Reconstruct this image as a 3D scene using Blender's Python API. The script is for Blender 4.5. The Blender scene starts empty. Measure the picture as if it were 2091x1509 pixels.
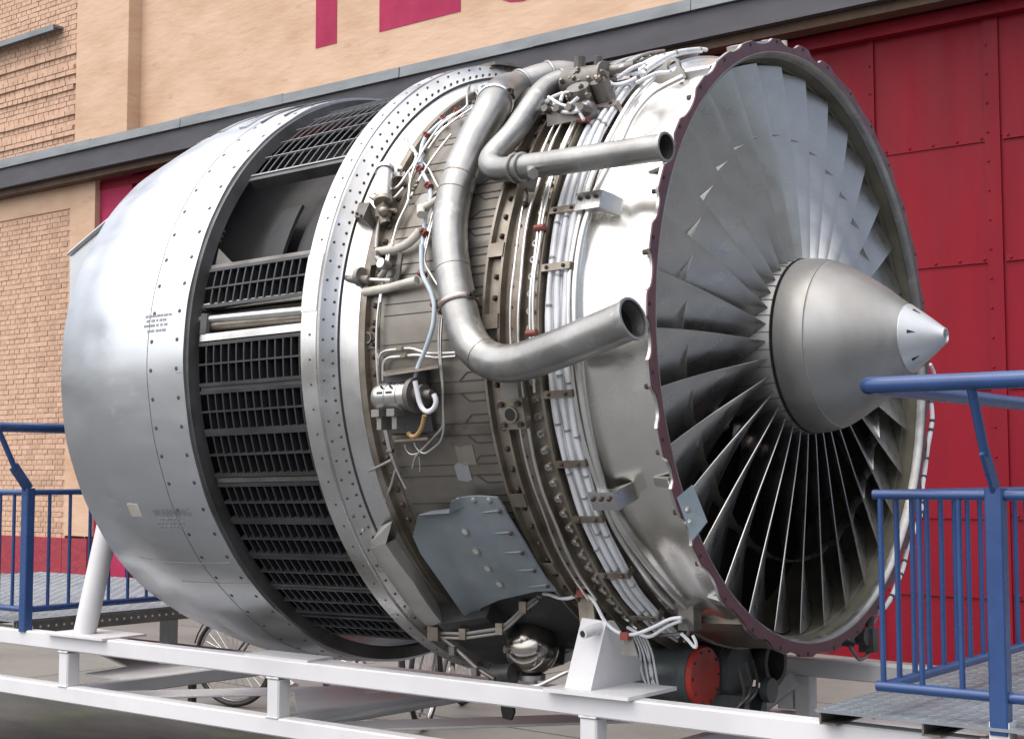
import bpy, bmesh, math, random
from mathutils import Vector, Matrix
random.seed(7)
sc = bpy.context.scene
R_ = math.radians
# ------------------------------------------------------------------ camera, world, sun, exposure
cd = bpy.data.cameras.new("camera"); cam = bpy.data.objects.new("camera", cd); sc.collection.objects.link(cam)
cd.sensor_width = 36.0; cd.lens = 50.52; cd.clip_start = 0.05; cd.clip_end = 2000
cam.matrix_world = Matrix(((0.790509, 0.045465, 0.610760, 2.318702), (0.612449, -0.056747, -0.788471, -4.768496), (-0.001189, 0.997353, -0.072704, -0.462770), (0.000000, 0.000000, 0.000000, 1.000000)))
sc.camera = cam
SUN_EL, SUN_AZ = 64.0, 200.0            # azimuth clockwise from +Y
wd = bpy.data.worlds.new("World"); sc.world = wd; wd.use_nodes = True
nt = wd.node_tree; nt.nodes.clear()
sky = nt.nodes.new("ShaderNodeTexSky"); sky.sky_type = 'NISHITA'; sky.sun_disc = False
sky.sun_elevation = R_(SUN_EL); sky.sun_rotation = R_(SUN_AZ)
sky.air_density = 1.0; sky.dust_density = 6.0; sky.ozone_density = 1.0
hs = nt.nodes.new("ShaderNodeHueSaturation"); hs.inputs['Saturation'].default_value = 0.6
bg = nt.nodes.new("ShaderNodeBackground"); bg.inputs['Strength'].default_value = 0.09
wo = nt.nodes.new("ShaderNodeOutputWorld")
nt.links.new(sky.outputs[0], hs.inputs['Color']); nt.links.new(hs.outputs[0], bg.inputs[0]); nt.links.new(bg.outputs[0], wo.inputs[0])
sl = bpy.data.lights.new("sun", 'SUN'); sl.energy = 1.5; sl.angle = R_(122); sl.color = (1.0, 0.97, 0.94)
so = bpy.data.objects.new("sun", sl); sc.collection.objects.link(so)
sd = Vector((math.sin(R_(SUN_AZ))*math.cos(R_(SUN_EL)), math.cos(R_(SUN_AZ))*math.cos(R_(SUN_EL)), math.sin(R_(SUN_EL))))
so.rotation_euler = sd.to_track_quat('Z', 'Y').to_euler()
sc.view_settings.view_transform = 'Standard'; sc.view_settings.look = 'None'
sc.view_settings.gamma = 1.0; sc.view_settings.exposure = 1.1; sc.view_settings.use_curve_mapping = False
sc.render.engine = 'CYCLES'

# ------------------------------------------------------------------ materials
def mat(name, col, metal=0.0, rough=0.5, col2=None, scale=(3,3,3), detail=6, lo=0.4, hi=0.65, rvar=0.1, bump=0.0, bscale=(30,30,30), bdist=0.01, spots=None, spec=None):
    m = bpy.data.materials.new(name); m.use_nodes = True
    n = m.node_tree.nodes; l = m.node_tree.links; b = n['Principled BSDF']
    b.inputs['Metallic'].default_value = metal; b.inputs['Roughness'].default_value = rough
    tc = n.new('ShaderNodeTexCoord')
    def noise(s, d, ro=0.55):
        mp = n.new('ShaderNodeMapping'); mp.inputs['Scale'].default_value = s; l.new(tc.outputs['Object'], mp.inputs[0])
        t = n.new('ShaderNodeTexNoise'); t.inputs['Scale'].default_value = 1.0; t.inputs['Detail'].default_value = d; t.inputs['Roughness'].default_value = ro
        l.new(mp.outputs[0], t.inputs['Vector']); return t.outputs[0]
    def ramp(src, a, c):
        r = n.new('ShaderNodeMapRange'); r.inputs[1].default_value = a; r.inputs[2].default_value = c; l.new(src, r.inputs[0]); return r.outputs[0]
    if spec is not None: b.inputs['Specular IOR Level'].default_value = spec
    c4 = lambda c: (c[0], c[1], c[2], 1)
    nz = noise(scale, detail)
    if col2 is None: col2 = tuple(min(1, x*0.72) for x in col)
    mx = n.new('ShaderNodeMix'); mx.data_type = 'RGBA'; mx.inputs[6].default_value = c4(col); mx.inputs[7].default_value = c4(col2)
    l.new(ramp(nz, lo, hi), mx.inputs[0]); out = mx.outputs[2]
    if spots:
        sc_, th, c = spots
        m2 = n.new('ShaderNodeMix'); m2.data_type = 'RGBA'; m2.inputs[7].default_value = c4(c); l.new(out, m2.inputs[6])
        l.new(ramp(noise(sc_, 8, 0.65), th-0.03, th+0.12), m2.inputs[0]); out = m2.outputs[2]
    l.new(out, b.inputs['Base Color'])
    if rvar:
        rr = n.new('ShaderNodeMapRange'); rr.inputs[1].default_value = 0.35; rr.inputs[2].default_value = 0.7
        rr.inputs[3].default_value = max(0.03, rough-rvar); rr.inputs[4].default_value = min(1, rough+rvar)
        l.new(noise(tuple(s*2.3 for s in scale), 7), rr.inputs[0]); l.new(rr.outputs[0], b.inputs['Roughness'])
    if bump:
        bp = n.new('ShaderNodeBump'); bp.inputs['Strength'].default_value = bump; bp.inputs['Distance'].default_value = bdist
        l.new(noise(bscale, 2), bp.inputs['Height']); l.new(bp.outputs[0], b.inputs['Normal'])
    return m
M = {}
M['cowl'] = mat('aluminium_cowl', (0.63,0.65,0.68), 0.95, 0.35, (0.55,0.57,0.6), (1.2,4,4), rvar=0.06, bump=0.12, bscale=(1.5,3.5,3.5), bdist=0.02, spots=((2,10,3),0.67,(0.82,0.84,0.86)))
M['polish'] = mat('polished_steel', (0.80,0.79,0.76), 1.0, 0.26, (0.68,0.66,0.62), (2,3,3), rvar=0.08, bump=0.2, bscale=(5,2.5,2.5), bdist=0.03)
M['brush'] = mat('brushed_alloy', (0.66,0.66,0.66), 1.0, 0.33, (0.5,0.49,0.47), (3,3,3), rvar=0.1, bump=0.15, bscale=(60,4,4), bdist=0.004)
M['case'] = mat('stained_case_metal', (0.265,0.248,0.222), 0.8, 0.45, (0.16,0.146,0.125), (2,3.5,3.5), rvar=0.1, bump=0.2, bscale=(9,9,9), bdist=0.006, spots=((3,6,6),0.6,(0.11,0.1,0.09)))
M['dark'] = mat('sooty_metal', (0.11,0.11,0.115), 0.6, 0.5, (0.06,0.058,0.055), (5,5,5))
M['flange'] = mat('weathered_flange_metal', (0.3,0.27,0.23), 0.8, 0.45, (0.17,0.14,0.11), (7,7,7), bump=0.2, bdist=0.003)
M['black'] = mat('recess_black', (0.02,0.02,0.021), 0.0, 0.7, (0.012,0.012,0.012))  # stands for the dark inside bores, gaps and the engine interior
M['vane'] = mat('dark_vane_metal', (0.032,0.034,0.038), 0.3, 0.45, (0.035,0.035,0.038), (6,9,9), spots=((20,20,20),0.7,(0.2,0.2,0.2)))
M['rail'] = mat('dark_rail_metal', (0.048,0.05,0.055), 0.3, 0.42, (0.026,0.027,0.03), (6,9,9))
M['wire'] = mat('grey_grid_metal', (0.36,0.37,0.38), 0.7, 0.4)  # paler than the lower cascades: light from above put into the colour
M['duct'] = mat('dull_duct_metal', (0.36,0.358,0.35), 0.9, 0.40, (0.26,0.258,0.25), (7,7,7), rvar=0.1, bump=0.25, bscale=(14,14,14), bdist=0.006, spots=((16,16,16),0.62,(0.5,0.5,0.5)))
M['heat'] = mat('heat_tinted_duct', (0.45,0.38,0.35), 0.9, 0.4, (0.36,0.33,0.33), (6,6,6))
M['tube'] = mat('bright_tube_metal', (0.74,0.735,0.72), 0.95, 0.33, (0.6,0.59,0.57), (7,7,7), rvar=0.05)
M['blade'] = mat('titanium_blade', (0.54,0.538,0.53), 0.97, 0.31, (0.47,0.465,0.455), (6,5,5), rvar=0.07, bump=0.08, bscale=(8,8,20), bdist=0.004)
M['spin'] = mat('spinner_metal', (0.37,0.367,0.36), 0.9, 0.48, (0.295,0.288,0.275), (5,6,2), rvar=0.06, bump=0.1, bscale=(14,6,60), bdist=0.002)
M['tip'] = mat('pale_spinner_tip', (0.58,0.6,0.62), 0.6, 0.38, (0.5,0.52,0.54))
M['burg'] = mat('burgundy_primer', (0.125,0.045,0.058), 0.1, 0.42, (0.09,0.038,0.05), (9,9,9), spots=((16,16,16),0.7,(0.25,0.2,0.2)))
M['liner'] = mat('olive_liner', (0.16,0.15,0.115), 0.1, 0.55, (0.1,0.09,0.065), (5,5,5), spots=((9,9,9),0.66,(0.24,0.22,0.16)))
M['cable'] = mat('white_sleeve', (0.68,0.70,0.73), 0.0, 0.4, (0.56,0.575,0.6), (9,9,9))
M['bcable'] = mat('pale_blue_sleeve', (0.5,0.58,0.66), 0.0, 0.45, (0.4,0.46,0.52), (30,30,30))
M['amber'] = mat('amber_hose', (0.36,0.23,0.1), 0.0, 0.5)
M['cream'] = mat('cream_sleeve', (0.52,0.5,0.45), 0.0, 0.5, (0.38,0.35,0.3), (14,14,14))
M['redc'] = mat('red_clamp_rubber', (0.22,0.05,0.035), 0.0, 0.5)
M['rust'] = mat('rusty_bolt', (0.085,0.06,0.05), 0.4, 0.5, (0.045,0.033,0.03), (30,30,30))
M['mark'] = mat('scribed_line', (0.06,0.058,0.058), 0.3, 0.6)
M['nearblack'] = mat('near_black_sheet', (0.024,0.025,0.028), 0.0, 0.6, (0.03,0.03,0.03), (6,6,6))  # near-black sheet colour; on the belly shell it stands in for shade
M['ink'] = mat('dark_ink', (0.055,0.055,0.065), 0.0, 0.6)
M['inkp'] = mat('faded_ink', (0.26,0.27,0.29), 0.1, 0.5)
M['bpanel'] = mat('blue_grey_paint', (0.205,0.238,0.262), 0.1, 0.42, (0.155,0.183,0.205), (6,6,6), spots=((14,14,14),0.7,(0.22,0.24,0.27)))
M['lplate'] = mat('light_blue_plate', (0.36,0.44,0.5), 0.2, 0.35)
M['fair'] = mat('grey_fairing', (0.3,0.29,0.275), 0.6, 0.42, (0.2,0.19,0.175), (6,6,6))
M['fairing'] = mat('pale_fairing_sheet', (0.40,0.39,0.375), 0.3, 0.5, (0.3,0.29,0.275), (5,5,5))
M['chrome'] = mat('polished_sphere', (0.5,0.47,0.44), 1.0, 0.16, (0.42,0.39,0.35), (9,9,9), rvar=0.06)
M['gear'] = mat('grey_green_housing', (0.1,0.115,0.12), 0.2, 0.45, (0.07,0.08,0.083), (8,8,8))
M['valve'] = mat('valve_body_metal', (0.22,0.21,0.195), 0.6, 0.45, (0.13,0.12,0.11), (10,10,10))
M['redcap'] = mat('red_blanking_cap', (0.52,0.045,0.03), 0.0, 0.4, (0.38,0.04,0.03), (9,9,9), spots=((18,18,18),0.68,(0.15,0.08,0.07)))
M['white'] = mat('white_gloss_paint', (0.68,0.68,0.70), 0.0, 0.45, (0.61,0.61,0.63), (3,3,3), rvar=0.08, spec=0.3, spots=((5,5,3),0.735,(0.40,0.25,0.14)))
M['blue'] = mat('blue_gloss_paint', (0.028,0.07,0.2), 0.0, 0.3, (0.022,0.055,0.165), (5,5,5), rvar=0.06, bump=0.06, bscale=(60,60,60), bdist=0.002)
M['galv'] = mat('dark_channel_steel', (0.2,0.19,0.18), 0.7, 0.5, (0.12,0.11,0.1), (6,6,6))
M['peach'] = mat('peach_plaster', (0.60,0.425,0.31), 0.0, 0.9, (0.50,0.325,0.22), (0.9,0.9,1.6), detail=9, lo=0.42, hi=0.72, bump=0.4, bscale=(3,3,9), bdist=0.025, spots=((1.6,1.6,5),0.63,(0.40,0.26,0.18)), spec=0.2)
M['brick'] = mat('peach_painted_brick', (0.57,0.385,0.28), 0.0, 0.9, (0.47,0.305,0.215), (5,5,5), bump=0.5, bscale=(22,22,22), bdist=0.012, spots=((3,3,5),0.68,(0.4,0.26,0.18)))
def vary(m, amt):
    n = m.node_tree.nodes; l = m.node_tree.links; b = n['Principled BSDF']
    src = b.inputs['Base Color'].links[0].from_socket; oi = n.new('ShaderNodeObjectInfo'); h = n.new('ShaderNodeHueSaturation')
    mr = n.new('ShaderNodeMapRange'); mr.inputs[3].default_value = 1-amt; mr.inputs[4].default_value = 1+amt*0.6
    l.new(oi.outputs['Random'], mr.inputs[0]); l.new(mr.outputs[0], h.inputs['Value']); l.new(src, h.inputs['Color']); l.new(h.outputs[0], b.inputs['Base Color'])
vary(M['brick'], 0.16)
M['mortar'] = mat('painted_mortar', (0.52,0.345,0.245), 0.0, 0.9, (0.44,0.285,0.2), (6,6,6), bump=0.6, bscale=(30,30,30), bdist=0.01)
M['plinth'] = mat('crimson_plinth_paint', (0.27,0.022,0.042), 0.0, 0.7, (0.26,0.03,0.045), (3,3,3), bump=0.5, bscale=(9,9,9), bdist=0.03)
M['gate'] = mat('red_gate_paint', (0.21,0.0045,0.015), 0.0, 0.55, (0.15,0.0035,0.013), (2.2,2.2,0.45), spec=0.2, lo=0.4, hi=0.75, rvar=0.08, bump=0.12, bscale=(3,3,3), bdist=0.02, spots=((3,3,1.2),0.70,(0.33,0.03,0.045)))
M['magenta'] = mat('magenta_sign_paint', (0.36,0.03,0.085), 0.0, 0.75, (0.31,0.026,0.075), (3,3,3), spec=0.2)
M['slate'] = mat('grey_canopy_sheet', (0.068,0.067,0.08), 0.1, 0.6, (0.055,0.055,0.063), (0.7,3,3), lo=0.35, hi=0.7, bump=0.1, bscale=(0.8,4,4), bdist=0.03)
M['gutter'] = mat('zinc_edge_sheet', (0.2,0.22,0.235), 0.3, 0.5, (0.15,0.165,0.175), (1.5,5,5), bump=0.2, bscale=(1.2,5,5), bdist=0.03)
M['brown'] = mat('brown_timber', (0.09,0.05,0.03), 0.0, 0.7)
M['glass'] = mat('window_glass', (0.1,0.12,0.16), 0.0, 0.08, rvar=0)
M['tyre'] = mat('black_tyre', (0.025,0.025,0.028), 0.0, 0.6)
M['chr2'] = mat('bicycle_chrome', (0.65,0.65,0.66), 1.0, 0.2)
M['grip'] = mat('dark_bicycle_paint', (0.03,0.03,0.035), 0.0, 0.4)

def pavement_mat():
    m = mat('concrete_pavement', (0.165,0.16,0.148), 0.0, 0.9, (0.12,0.115,0.106), (0.8,0.8,0.8), detail=10, bump=0.4, bscale=(40,40,40), bdist=0.006, spots=((6,6,6),0.70,(0.2,0.185,0.16)))
    return m
M['pave'] = pavement_mat()
M['road'] = mat('grey_yard_surface', (0.115,0.12,0.125), 0.0, 0.9, (0.085,0.088,0.092), (0.7,0.7,0.7), detail=10, bump=0.4, bscale=(60,60,60), bdist=0.006)
M['asphalt'] = mat('mossy_shaded_asphalt', (0.065,0.063,0.06), 0.0, 0.9, (0.034,0.035,0.03), (0.9,2.2,1), detail=10, lo=0.38, hi=0.62, bump=0.6, bscale=(90,90,90), bdist=0.006, spots=((1.3,3.0,1),0.56,(0.055,0.066,0.035)))  # moss stains, with the shade under the stand held in the dark tones
def tread_mat():
    m = mat('diamond_tread_plate', (0.27,0.30,0.335), 0.35, 0.45, (0.21,0.235,0.265), (3,3,3))
    return m
M['tread'] = tread_mat()

# ------------------------------------------------------------------ mesh helpers
def E(x, th, r):                      # engine polar: th degrees, 0 = top, 90 = towards the street
    t = R_(th); return Vector((x, -r*math.sin(t), r*math.cos(t)))
class MB:
    def __init__(s): s.v = []; s.f = []
    def add(s, vs, fs):
        o = len(s.v); s.v += [Vector(v) for v in vs]; s.f += [tuple(i+o for i in f) for f in fs]; return s
    def box(s, c, d, m=None):
        c = Vector(c); x, y, z = (q/2 for q in d)
        vs = [Vector((a, b, e)) for a in (-x, x) for b in (-y, y) for e in (-z, z)]
        if m is not None: vs = [m @ v for v in vs]
        return s.add([c+v for v in vs], [(0,1,3,2),(4,6,7,5),(0,4,5,1),(2,3,7,6),(0,2,6,4),(1,5,7,3)])
    def hexa(s, p):                    # 8 points: 4 bottom ring, 4 top ring
        return s.add(p, [(3,2,1,0),(4,5,6,7),(0,1,5,4),(1,2,6,5),(2,3,7,6),(3,0,4,7)])
    def rings(s, rs, cap=True, loop=False):
        n = len(rs[0]); vs = [p for r in rs for p in r]; fs = []
        k = len(rs)
        for i in range(k if loop else k-1):
            j = (i+1) % k
            for q in range(n):
                w = (q+1) % n; fs.append((i*n+q, i*n+w, j*n+w, j*n+q))
        if cap and not loop: fs.append(tuple(range(n-1, -1, -1))); fs.append(tuple((k-1)*n+q for q in range(n)))
        return s.add(vs, fs)
    def tube(s, path, r, n=8, cap=True):
        P = [Vector(p) for p in path]; rs = []
        up = None
        for i, p in enumerate(P):
            t = (P[min(i+1, len(P)-1)] - P[max(i-1, 0)])
            if t.length < 1e-9: t = Vector((1, 0, 0))
            t.normalize()
            if up is None:
                up = Vector((0, 0, 1)) if abs(t.z) < 0.9 else Vector((1, 0, 0))
            a = up - t*up.dot(t); a.normalize(); up = a; b = t.cross(a)
            ri = r[i] if isinstance(r, (list, tuple)) else r
            rs.append([p + (a*math.cos(2*math.pi*q/n) + b*math.sin(2*math.pi*q/n))*ri for q in range(n)])
        return s.rings(rs, cap)
    def cyl(s, a, b, r0, r1=None, n=14): return s.tube([a, b], [r0, r0 if r1 is None else r1], n)
    def lathe(s, prof, th0=0, th1=360, n=96, closed=False, fx=None):
        full = abs(th1-th0) >= 359.9; k = n if full else n+1; m = len(prof); vs = []; fs = []
        for i in range(k):
            th = th0 + (th1-th0)*i/n
            for (x, r) in prof:
                if fx: x, r = fx(x, r, th)
                vs.append(E(x, th, r))
        for i in range(n):
            j = (i+1) % k
            for q in range(m if closed else m-1):
                w = (q+1) % m; fs.append((i*m+q, j*m+q, j*m+w, i*m+w))
        if closed and not full: fs.append(tuple(range(m))); fs.append(tuple((k-1)*m+q for q in range(m-1, -1, -1)))
        return s.add(vs, fs)
    def patch(s, rows, thick, nrm):    # rows of points -> solid sheet, thickness along -nrm(p)
        m = len(rows[0]); k = len(rows); top = [p for r in rows for p in r]; bot = [p - nrm(p)*thick for p in top]
        n = m*k; fs = []
        for i in range(k-1):
            for q in range(m-1):
                a, b, c, d = i*m+q, i*m+q+1, (i+1)*m+q+1, (i+1)*m+q
                fs += [(a, b, c, d), (n+d, n+c, n+b, n+a)]
        def e(a, b): fs.append((b, a, n+a, n+b))
        for q in range(m-1): e(q, q+1); e((k-1)*m+q+1, (k-1)*m+q)
        for i in range(k-1): e((i+1)*m, i*m); e(i*m+m-1, (i+1)*m+m-1)
        return s.add(top+bot, fs)
    def dome(s, p, nrm, r, h, n=6):
        nrm = Vector(nrm).normalized(); a = nrm.orthogonal().normalized(); b = nrm.cross(a)
        c = lambda rr, hh: [Vector(p)+nrm*hh+(a*math.cos(2*math.pi*q/n)+b*math.sin(2*math.pi*q/n))*rr for q in range(n)]
        return s.rings([c(r, -0.002), c(r, h*0.5), c(r*0.55, h)])
    def sphere(s, c, r, n=24, k=14, sy=1.0):
        rs = []
        for i in range(k+1):
            a = math.pi*(0.02+0.96*i/k)
            rs.append([Vector(c)+Vector((r*math.sin(a)*math.cos(2*math.pi*q/n), r*math.sin(a)*math.sin(2*math.pi*q/n), r*sy*math.cos(a))) for q in range(n)])
        return s.rings(rs)
    def build(s, name, m, parent=None, ang=35, label=None, kind=None, fix=True):
        me = bpy.data.meshes.new(name); me.from_pydata([tuple(v) for v in s.v], [], s.f); me.update()
        if fix:
            bm = bmesh.new(); bm.from_mesh(me); bmesh.ops.recalc_face_normals(bm, faces=bm.faces); bm.to_mesh(me); bm.free()
        if ang:
            for p in me.polygons: p.use_smooth = True
            me.set_sharp_from_angle(angle=R_(ang))
        ms = m if isinstance(m, (list, tuple)) else [m]
        for q in ms: me.materials.append(M[q])
        o = bpy.data.objects.new(name, me); sc.collection.objects.link(o)
        if parent: o.parent = parent
        if label: o['label'] = label
        if kind: o['kind'] = kind
        return o
def thing(name, label, cat, loc=(0,0,0), rot=(0,0,0), group=None):
    o = bpy.data.objects.new(name, None); sc.collection.objects.link(o); o.location = loc; o.rotation_euler = rot
    o.empty_display_size = 0.2; o['label'] = label; o['category'] = cat
    if group: o['group'] = group
    return o
def inst(o, name=None, parent=None, rot=None, loc=None):
    c = o.copy(); sc.collection.objects.link(c)
    if parent: c.parent = parent
    if rot is not None: c.rotation_euler = rot
    if loc is not None: c.location = loc
    return c
def dens(pts, step=0.015, it=6, polar=True):
    """polar (x, th, r) or cartesian control points -> smooth dense cartesian path"""
    out = []
    for a, b in zip(pts[:-1], pts[1:]):
        A, B = (E(*a), E(*b)) if polar else (Vector(a), Vector(b))
        k = max(1, int((A-B).length/step))
        for i in range(k):
            t = i/k; q = tuple(a[j]+(b[j]-a[j])*t for j in range(3)); out.append(E(*q) if polar else Vector(q))
    out.append(E(*pts[-1]) if polar else Vector(pts[-1]))
    for _ in range(it):
        out = [out[0]] + [out[i-1]*0.25+out[i]*0.5+out[i+1]*0.25 for i in range(1, len(out)-1)] + [out[-1]]
    return out
def radial(p): return Vector((0, p.y, p.z)).normalized()

# ------------------------------------------------------------------ ground
def gz(x): return -2.14 - 0.016*(max(-40, min(20, x))+5.7)
xs = [-600, -40, -20, -12, -8, -4, 0, 4, 8, 20, 600]; ys = [-600, -20, -8, -4, -1, 1, 4, 9, 30, 600]
b = MB(); b.add([(x, y, gz(x)-0.03) for x in xs for y in ys], [(i*len(ys)+j, (i+1)*len(ys)+j, (i+1)*len(ys)+j+1, i*len(ys)+j+1) for i in range(len(xs)-1) for j in range(len(ys)-1)])
b.build('ground', 'road', ang=0, kind='structure')
xs = [-22, -12, -8, -4, 0, 5]
b = MB(); b.add([(x, y, gz(x)-0.026) for x in xs for y in (-1.5, 0, 1.935)], [(i*3+j, (i+1)*3+j, (i+1)*3+j+1, i*3+j+1) for i in range(len(xs)-1) for j in range(2)])
b.build('mossy_shade_strip', 'asphalt', ang=0, kind='structure')  # strip darkened for the stand's shade, stained with moss
pv = bpy.data.objects.new('pavement', None); sc.collection.objects.link(pv); pv['kind'] = 'structure'
nx, ny = 9, 3
YS = [1.95, 3.05, 5.4, 7.95]
for i in range(nx):
    for j in range(ny):
        x0 = -20 + 3.0*i; y0 = YS[j]; x1 = x0+2.985; y1 = YS[j+1]-0.015; d = random.uniform(-0.003, 0.003)
        MB().hexa([(x0,y0,gz(x0)-0.06),(x1,y0,gz(x1)-0.06),(x1,y1,gz(x1)-0.06),(x0,y1,gz(x0)-0.06),(x0,y0,gz(x0)+d),(x1,y0,gz(x1)+d),(x1,y1,gz(x1)+d),(x0,y1,gz(x0)+d)]).build('paving_slab', 'pave', pv, ang=0)

# ------------------------------------------------------------------ hangar building
bl = Vector((-8.0, 8.0, -2.1))
hall = thing('brick_hall', 'peach brick hall with grey canopy and tall red riveted gate behind the engine', 'building', bl)
def under(root, o): o.parent = root; o.location = -root.location; return o
XA = (-15.9103, 8.0000, 0.7637)[0]; XB = (-15.3125, 8.0000, 3.4817)[0]; ZT = (-16.8451, 8.0000, 3.5080)[2]
XU = (-15.8116, 8.0000, 5.9219)[0]; XP = (-14.5699, 8.0000, 5.5473)[0]
ZC0, ZC1, ZC2 = 3.94, 4.23, 4.40
wl = under(hall, MB().box(((-24+XA)/2, 8.18, (ZT-2.4)/2), (XA+24, 0.34, ZT+2.4)).box(((-24+XU)/2, 8.18, 5.9), (XU+24, 0.34, 3.6)).build('wall', 'mortar', ang=0))
# bricks, english bond; the nearest 300 as pieces, the rest as one part
proto_s = MB().box((0, 0, 0), (0.252, 0.05, 0.066)); proto_h = MB().box((0, 0, 0), (0.118, 0.05, 0.066))
me_s = me_h = None
blist = []
camp = cam.matrix_world.translation
def course(z, x_end, x_start, row, y):
    x = x_end - (0.0 if row % 2 else 0.066)
    while x > x_start:
        w = 0.262 if row % 2 else 0.131
        if random.random() < 0.04: w = 0.131
        blist.append((Vector((x-w/2, y+random.uniform(-0.004, 0.004), z)), w > 0.2)); x -= w
row = 0; z = -1.36
while z < ZT-0.03: course(z, XA, -19.2, row, 8.025); z += 0.0775; row += 1
z = ZC2+0.02; row = 0
ZL = (-17.0740, 8.0000, 6.0391)[2]
while z < 7.4:
    yy = 8.025
    dz = ZL - z
    if 0.05 < dz < 0.95 and row in (0,): pass
    course(z, XU, -19.6, row, yy - (0.03 if (0.10 < dz < 0.22 or 0.36 < dz < 0.46 or 0.60 < dz < 0.70 or 1.05 < dz < 1.15 or 1.3 < dz < 1.4) else 0)); z += 0.0775; row += 1
blist.sort(key=lambda q: (q[0]-camp).length)
ob_s = ob_h = None; rest = MB()
for k, (p, big) in enumerate(blist):
    if k < 300:
        src = ob_s if big else ob_h
        rz = random.uniform(-0.012, 0.012); ry = random.uniform(-0.01, 0.01)
        if src is None:
            src = (proto_s if big else proto_h).build('brick', 'brick', wl, ang=0)
            if big: ob_s = src
            else: ob_h = src
            o = src; o.location = p
        else: o = inst(src, loc=p)
        o.rotation_euler = (0, ry, rz); o.scale = (random.uniform(0.97, 1.01), 1, random.uniform(0.95, 1.03))
    else: rest.box(p, ((0.252 if big else 0.118)*random.uniform(0.97, 1.0), 0.05, 0.066*random.uniform(0.95, 1.03)), Matrix.Rotation(random.uniform(-0.01, 0.01), 3, 'Y'))
rest.build('brick', 'brick', wl, ang=0, kind='stuff')
under(hall, MB().box(((-24+XA)/2, 8.02, -1.885), (XA+24, 0.12, 1.0)).build('plinth', 'plinth', ang=0))
MB().box(((XA+XB)/2+0.005, 8.02, -1.885), (XB-XA-0.01, 0.12, 1.0)).build('plinth', 'plinth', hall, ang=0).location = -bl
pl = MB()
pl.box(((XA+XB)/2, 8.17, 1.3), (XB-XA, 0.36, 5.3)).box(((-24+XA)/2-0.002, 8.17, (ZT+ZC0)/2), (XA+24, 0.36, ZC0-ZT))
under(hall, pl.build('plaster_pier', 'peach', ang=0))
under(hall, MB().box(((XU+XP)/2, 8.17, 6.2), (XP-XU, 0.40, 4.0)).build('pilaster', 'peach', ang=0))
under(hall, MB().box(((XP+0.8)/2, 8.4, 6.2), (0.8-XP, 0.40, 4.0)).build('plaster_wall', 'peach', ang=0))
# sheet metal drip ledge on the upper brick panel
LX = (-16.1937, 8.0000, 6.3117)
under(hall, MB().box((LX[0]-2.5, 7.92, LX[2]), (5.0, 0.2, 0.035)).box((LX[0]-2.5, 7.825, LX[2]-0.03), (5.0, 0.02, 0.08)).build('drip_ledge', 'gutter', ang=0))
# canopy
cn = under(hall, MB().box((-12.1, 7.85, (ZC0+ZC1)/2), (25.8, 0.30, ZC1-ZC0)).build('canopy', 'slate', ang=0))
g = MB()
x = -25.0
while x < -0.5:
    w = 2.0; dy = random.uniform(-0.006, 0.006); sag = random.uniform(-0.012, 0.008)
    g.hexa([(x, 7.66+dy, ZC1+0.006), (x+w-0.008, 7.66+dy, ZC1+0.006), (x+w-0.008, 8.16, ZC1+0.006), (x, 8.16, ZC1+0.006), (x, 7.67+dy, ZC2+sag-0.03), (x+w-0.008, 7.67+dy, ZC2+sag-0.03), (x+w-0.008, 8.16, ZC2+0.02), (x, 8.16, ZC2+0.02)])
    g.build('edge_sheet', 'gutter', cn, ang=0); g = MB(); x += w
MB().box((-12.1, 7.9, ZC0-0.05), (25.8, 0.2, 0.09)).build('soffit_board', 'brown', cn, ang=0)
MB().box(((XB-0.4+0.4)/2, 8.12, ZC0-0.16), (0.4-XB+0.4, 0.1, 0.12)).build('gate_track', 'gate', cn, ang=0)
# red gate
gt = under(hall, MB().box(((XB+0.4)/2, 8.26, 0.8), (0.4-XB, 0.08, 6.3)).build('gate', 'gate', ang=0))
cols = [-2.14+1.162*k for k in range(-11, 3)]; rows = [3.8, 2.61, 1.49, 0.33, -0.84, -1.55, -2.35]
for i in range(len(cols)-1):
    for j in range(len(rows)-1):
        if cols[i] < XB-1 : continue
        MB().box(((cols[i]+cols[i+1])/2+random.uniform(-.002,.002), 8.206+random.uniform(-0.004, 0.003), (rows[j]+rows[j+1])/2), (cols[i+1]-cols[i]-0.012, 0.03, rows[j]-rows[j+1]-0.008), Matrix.Rotation(random.uniform(-0.002, 0.002), 3, 'X') @ Matrix.Rotation(random.uniform(-0.003, 0.003), 3, 'Z')).build('gate_panel', 'gate', gt, ang=0)
        if 0 < j:
            s = MB().box(((cols[i]+cols[i+1])/2+0.02, 8.182, rows[j]), (cols[i+1]-cols[i]-0.14, 0.016, 0.065))
            for q in range(5): s.dome((cols[i]+0.14+q*0.23, 8.175, rows[j]), (0, -1, 0), 0.016, 0.012)
            s.build('strap', 'gate', gt, ang=30)
for i, c in enumerate(cols):
    if c < XB-0.2: continue
    w = 0.14 if i % 2 == 1 else 0.05
    s = MB().box((c, 8.178, 0.75), (w, 0.02, 6.2))
    for q in range(22): s.dome((c-w*0.3, 8.17, -2.2+q*0.27), (0, -1, 0), 0.014, 0.012)
    s.build('stile', 'gate', gt, ang=30)
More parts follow.
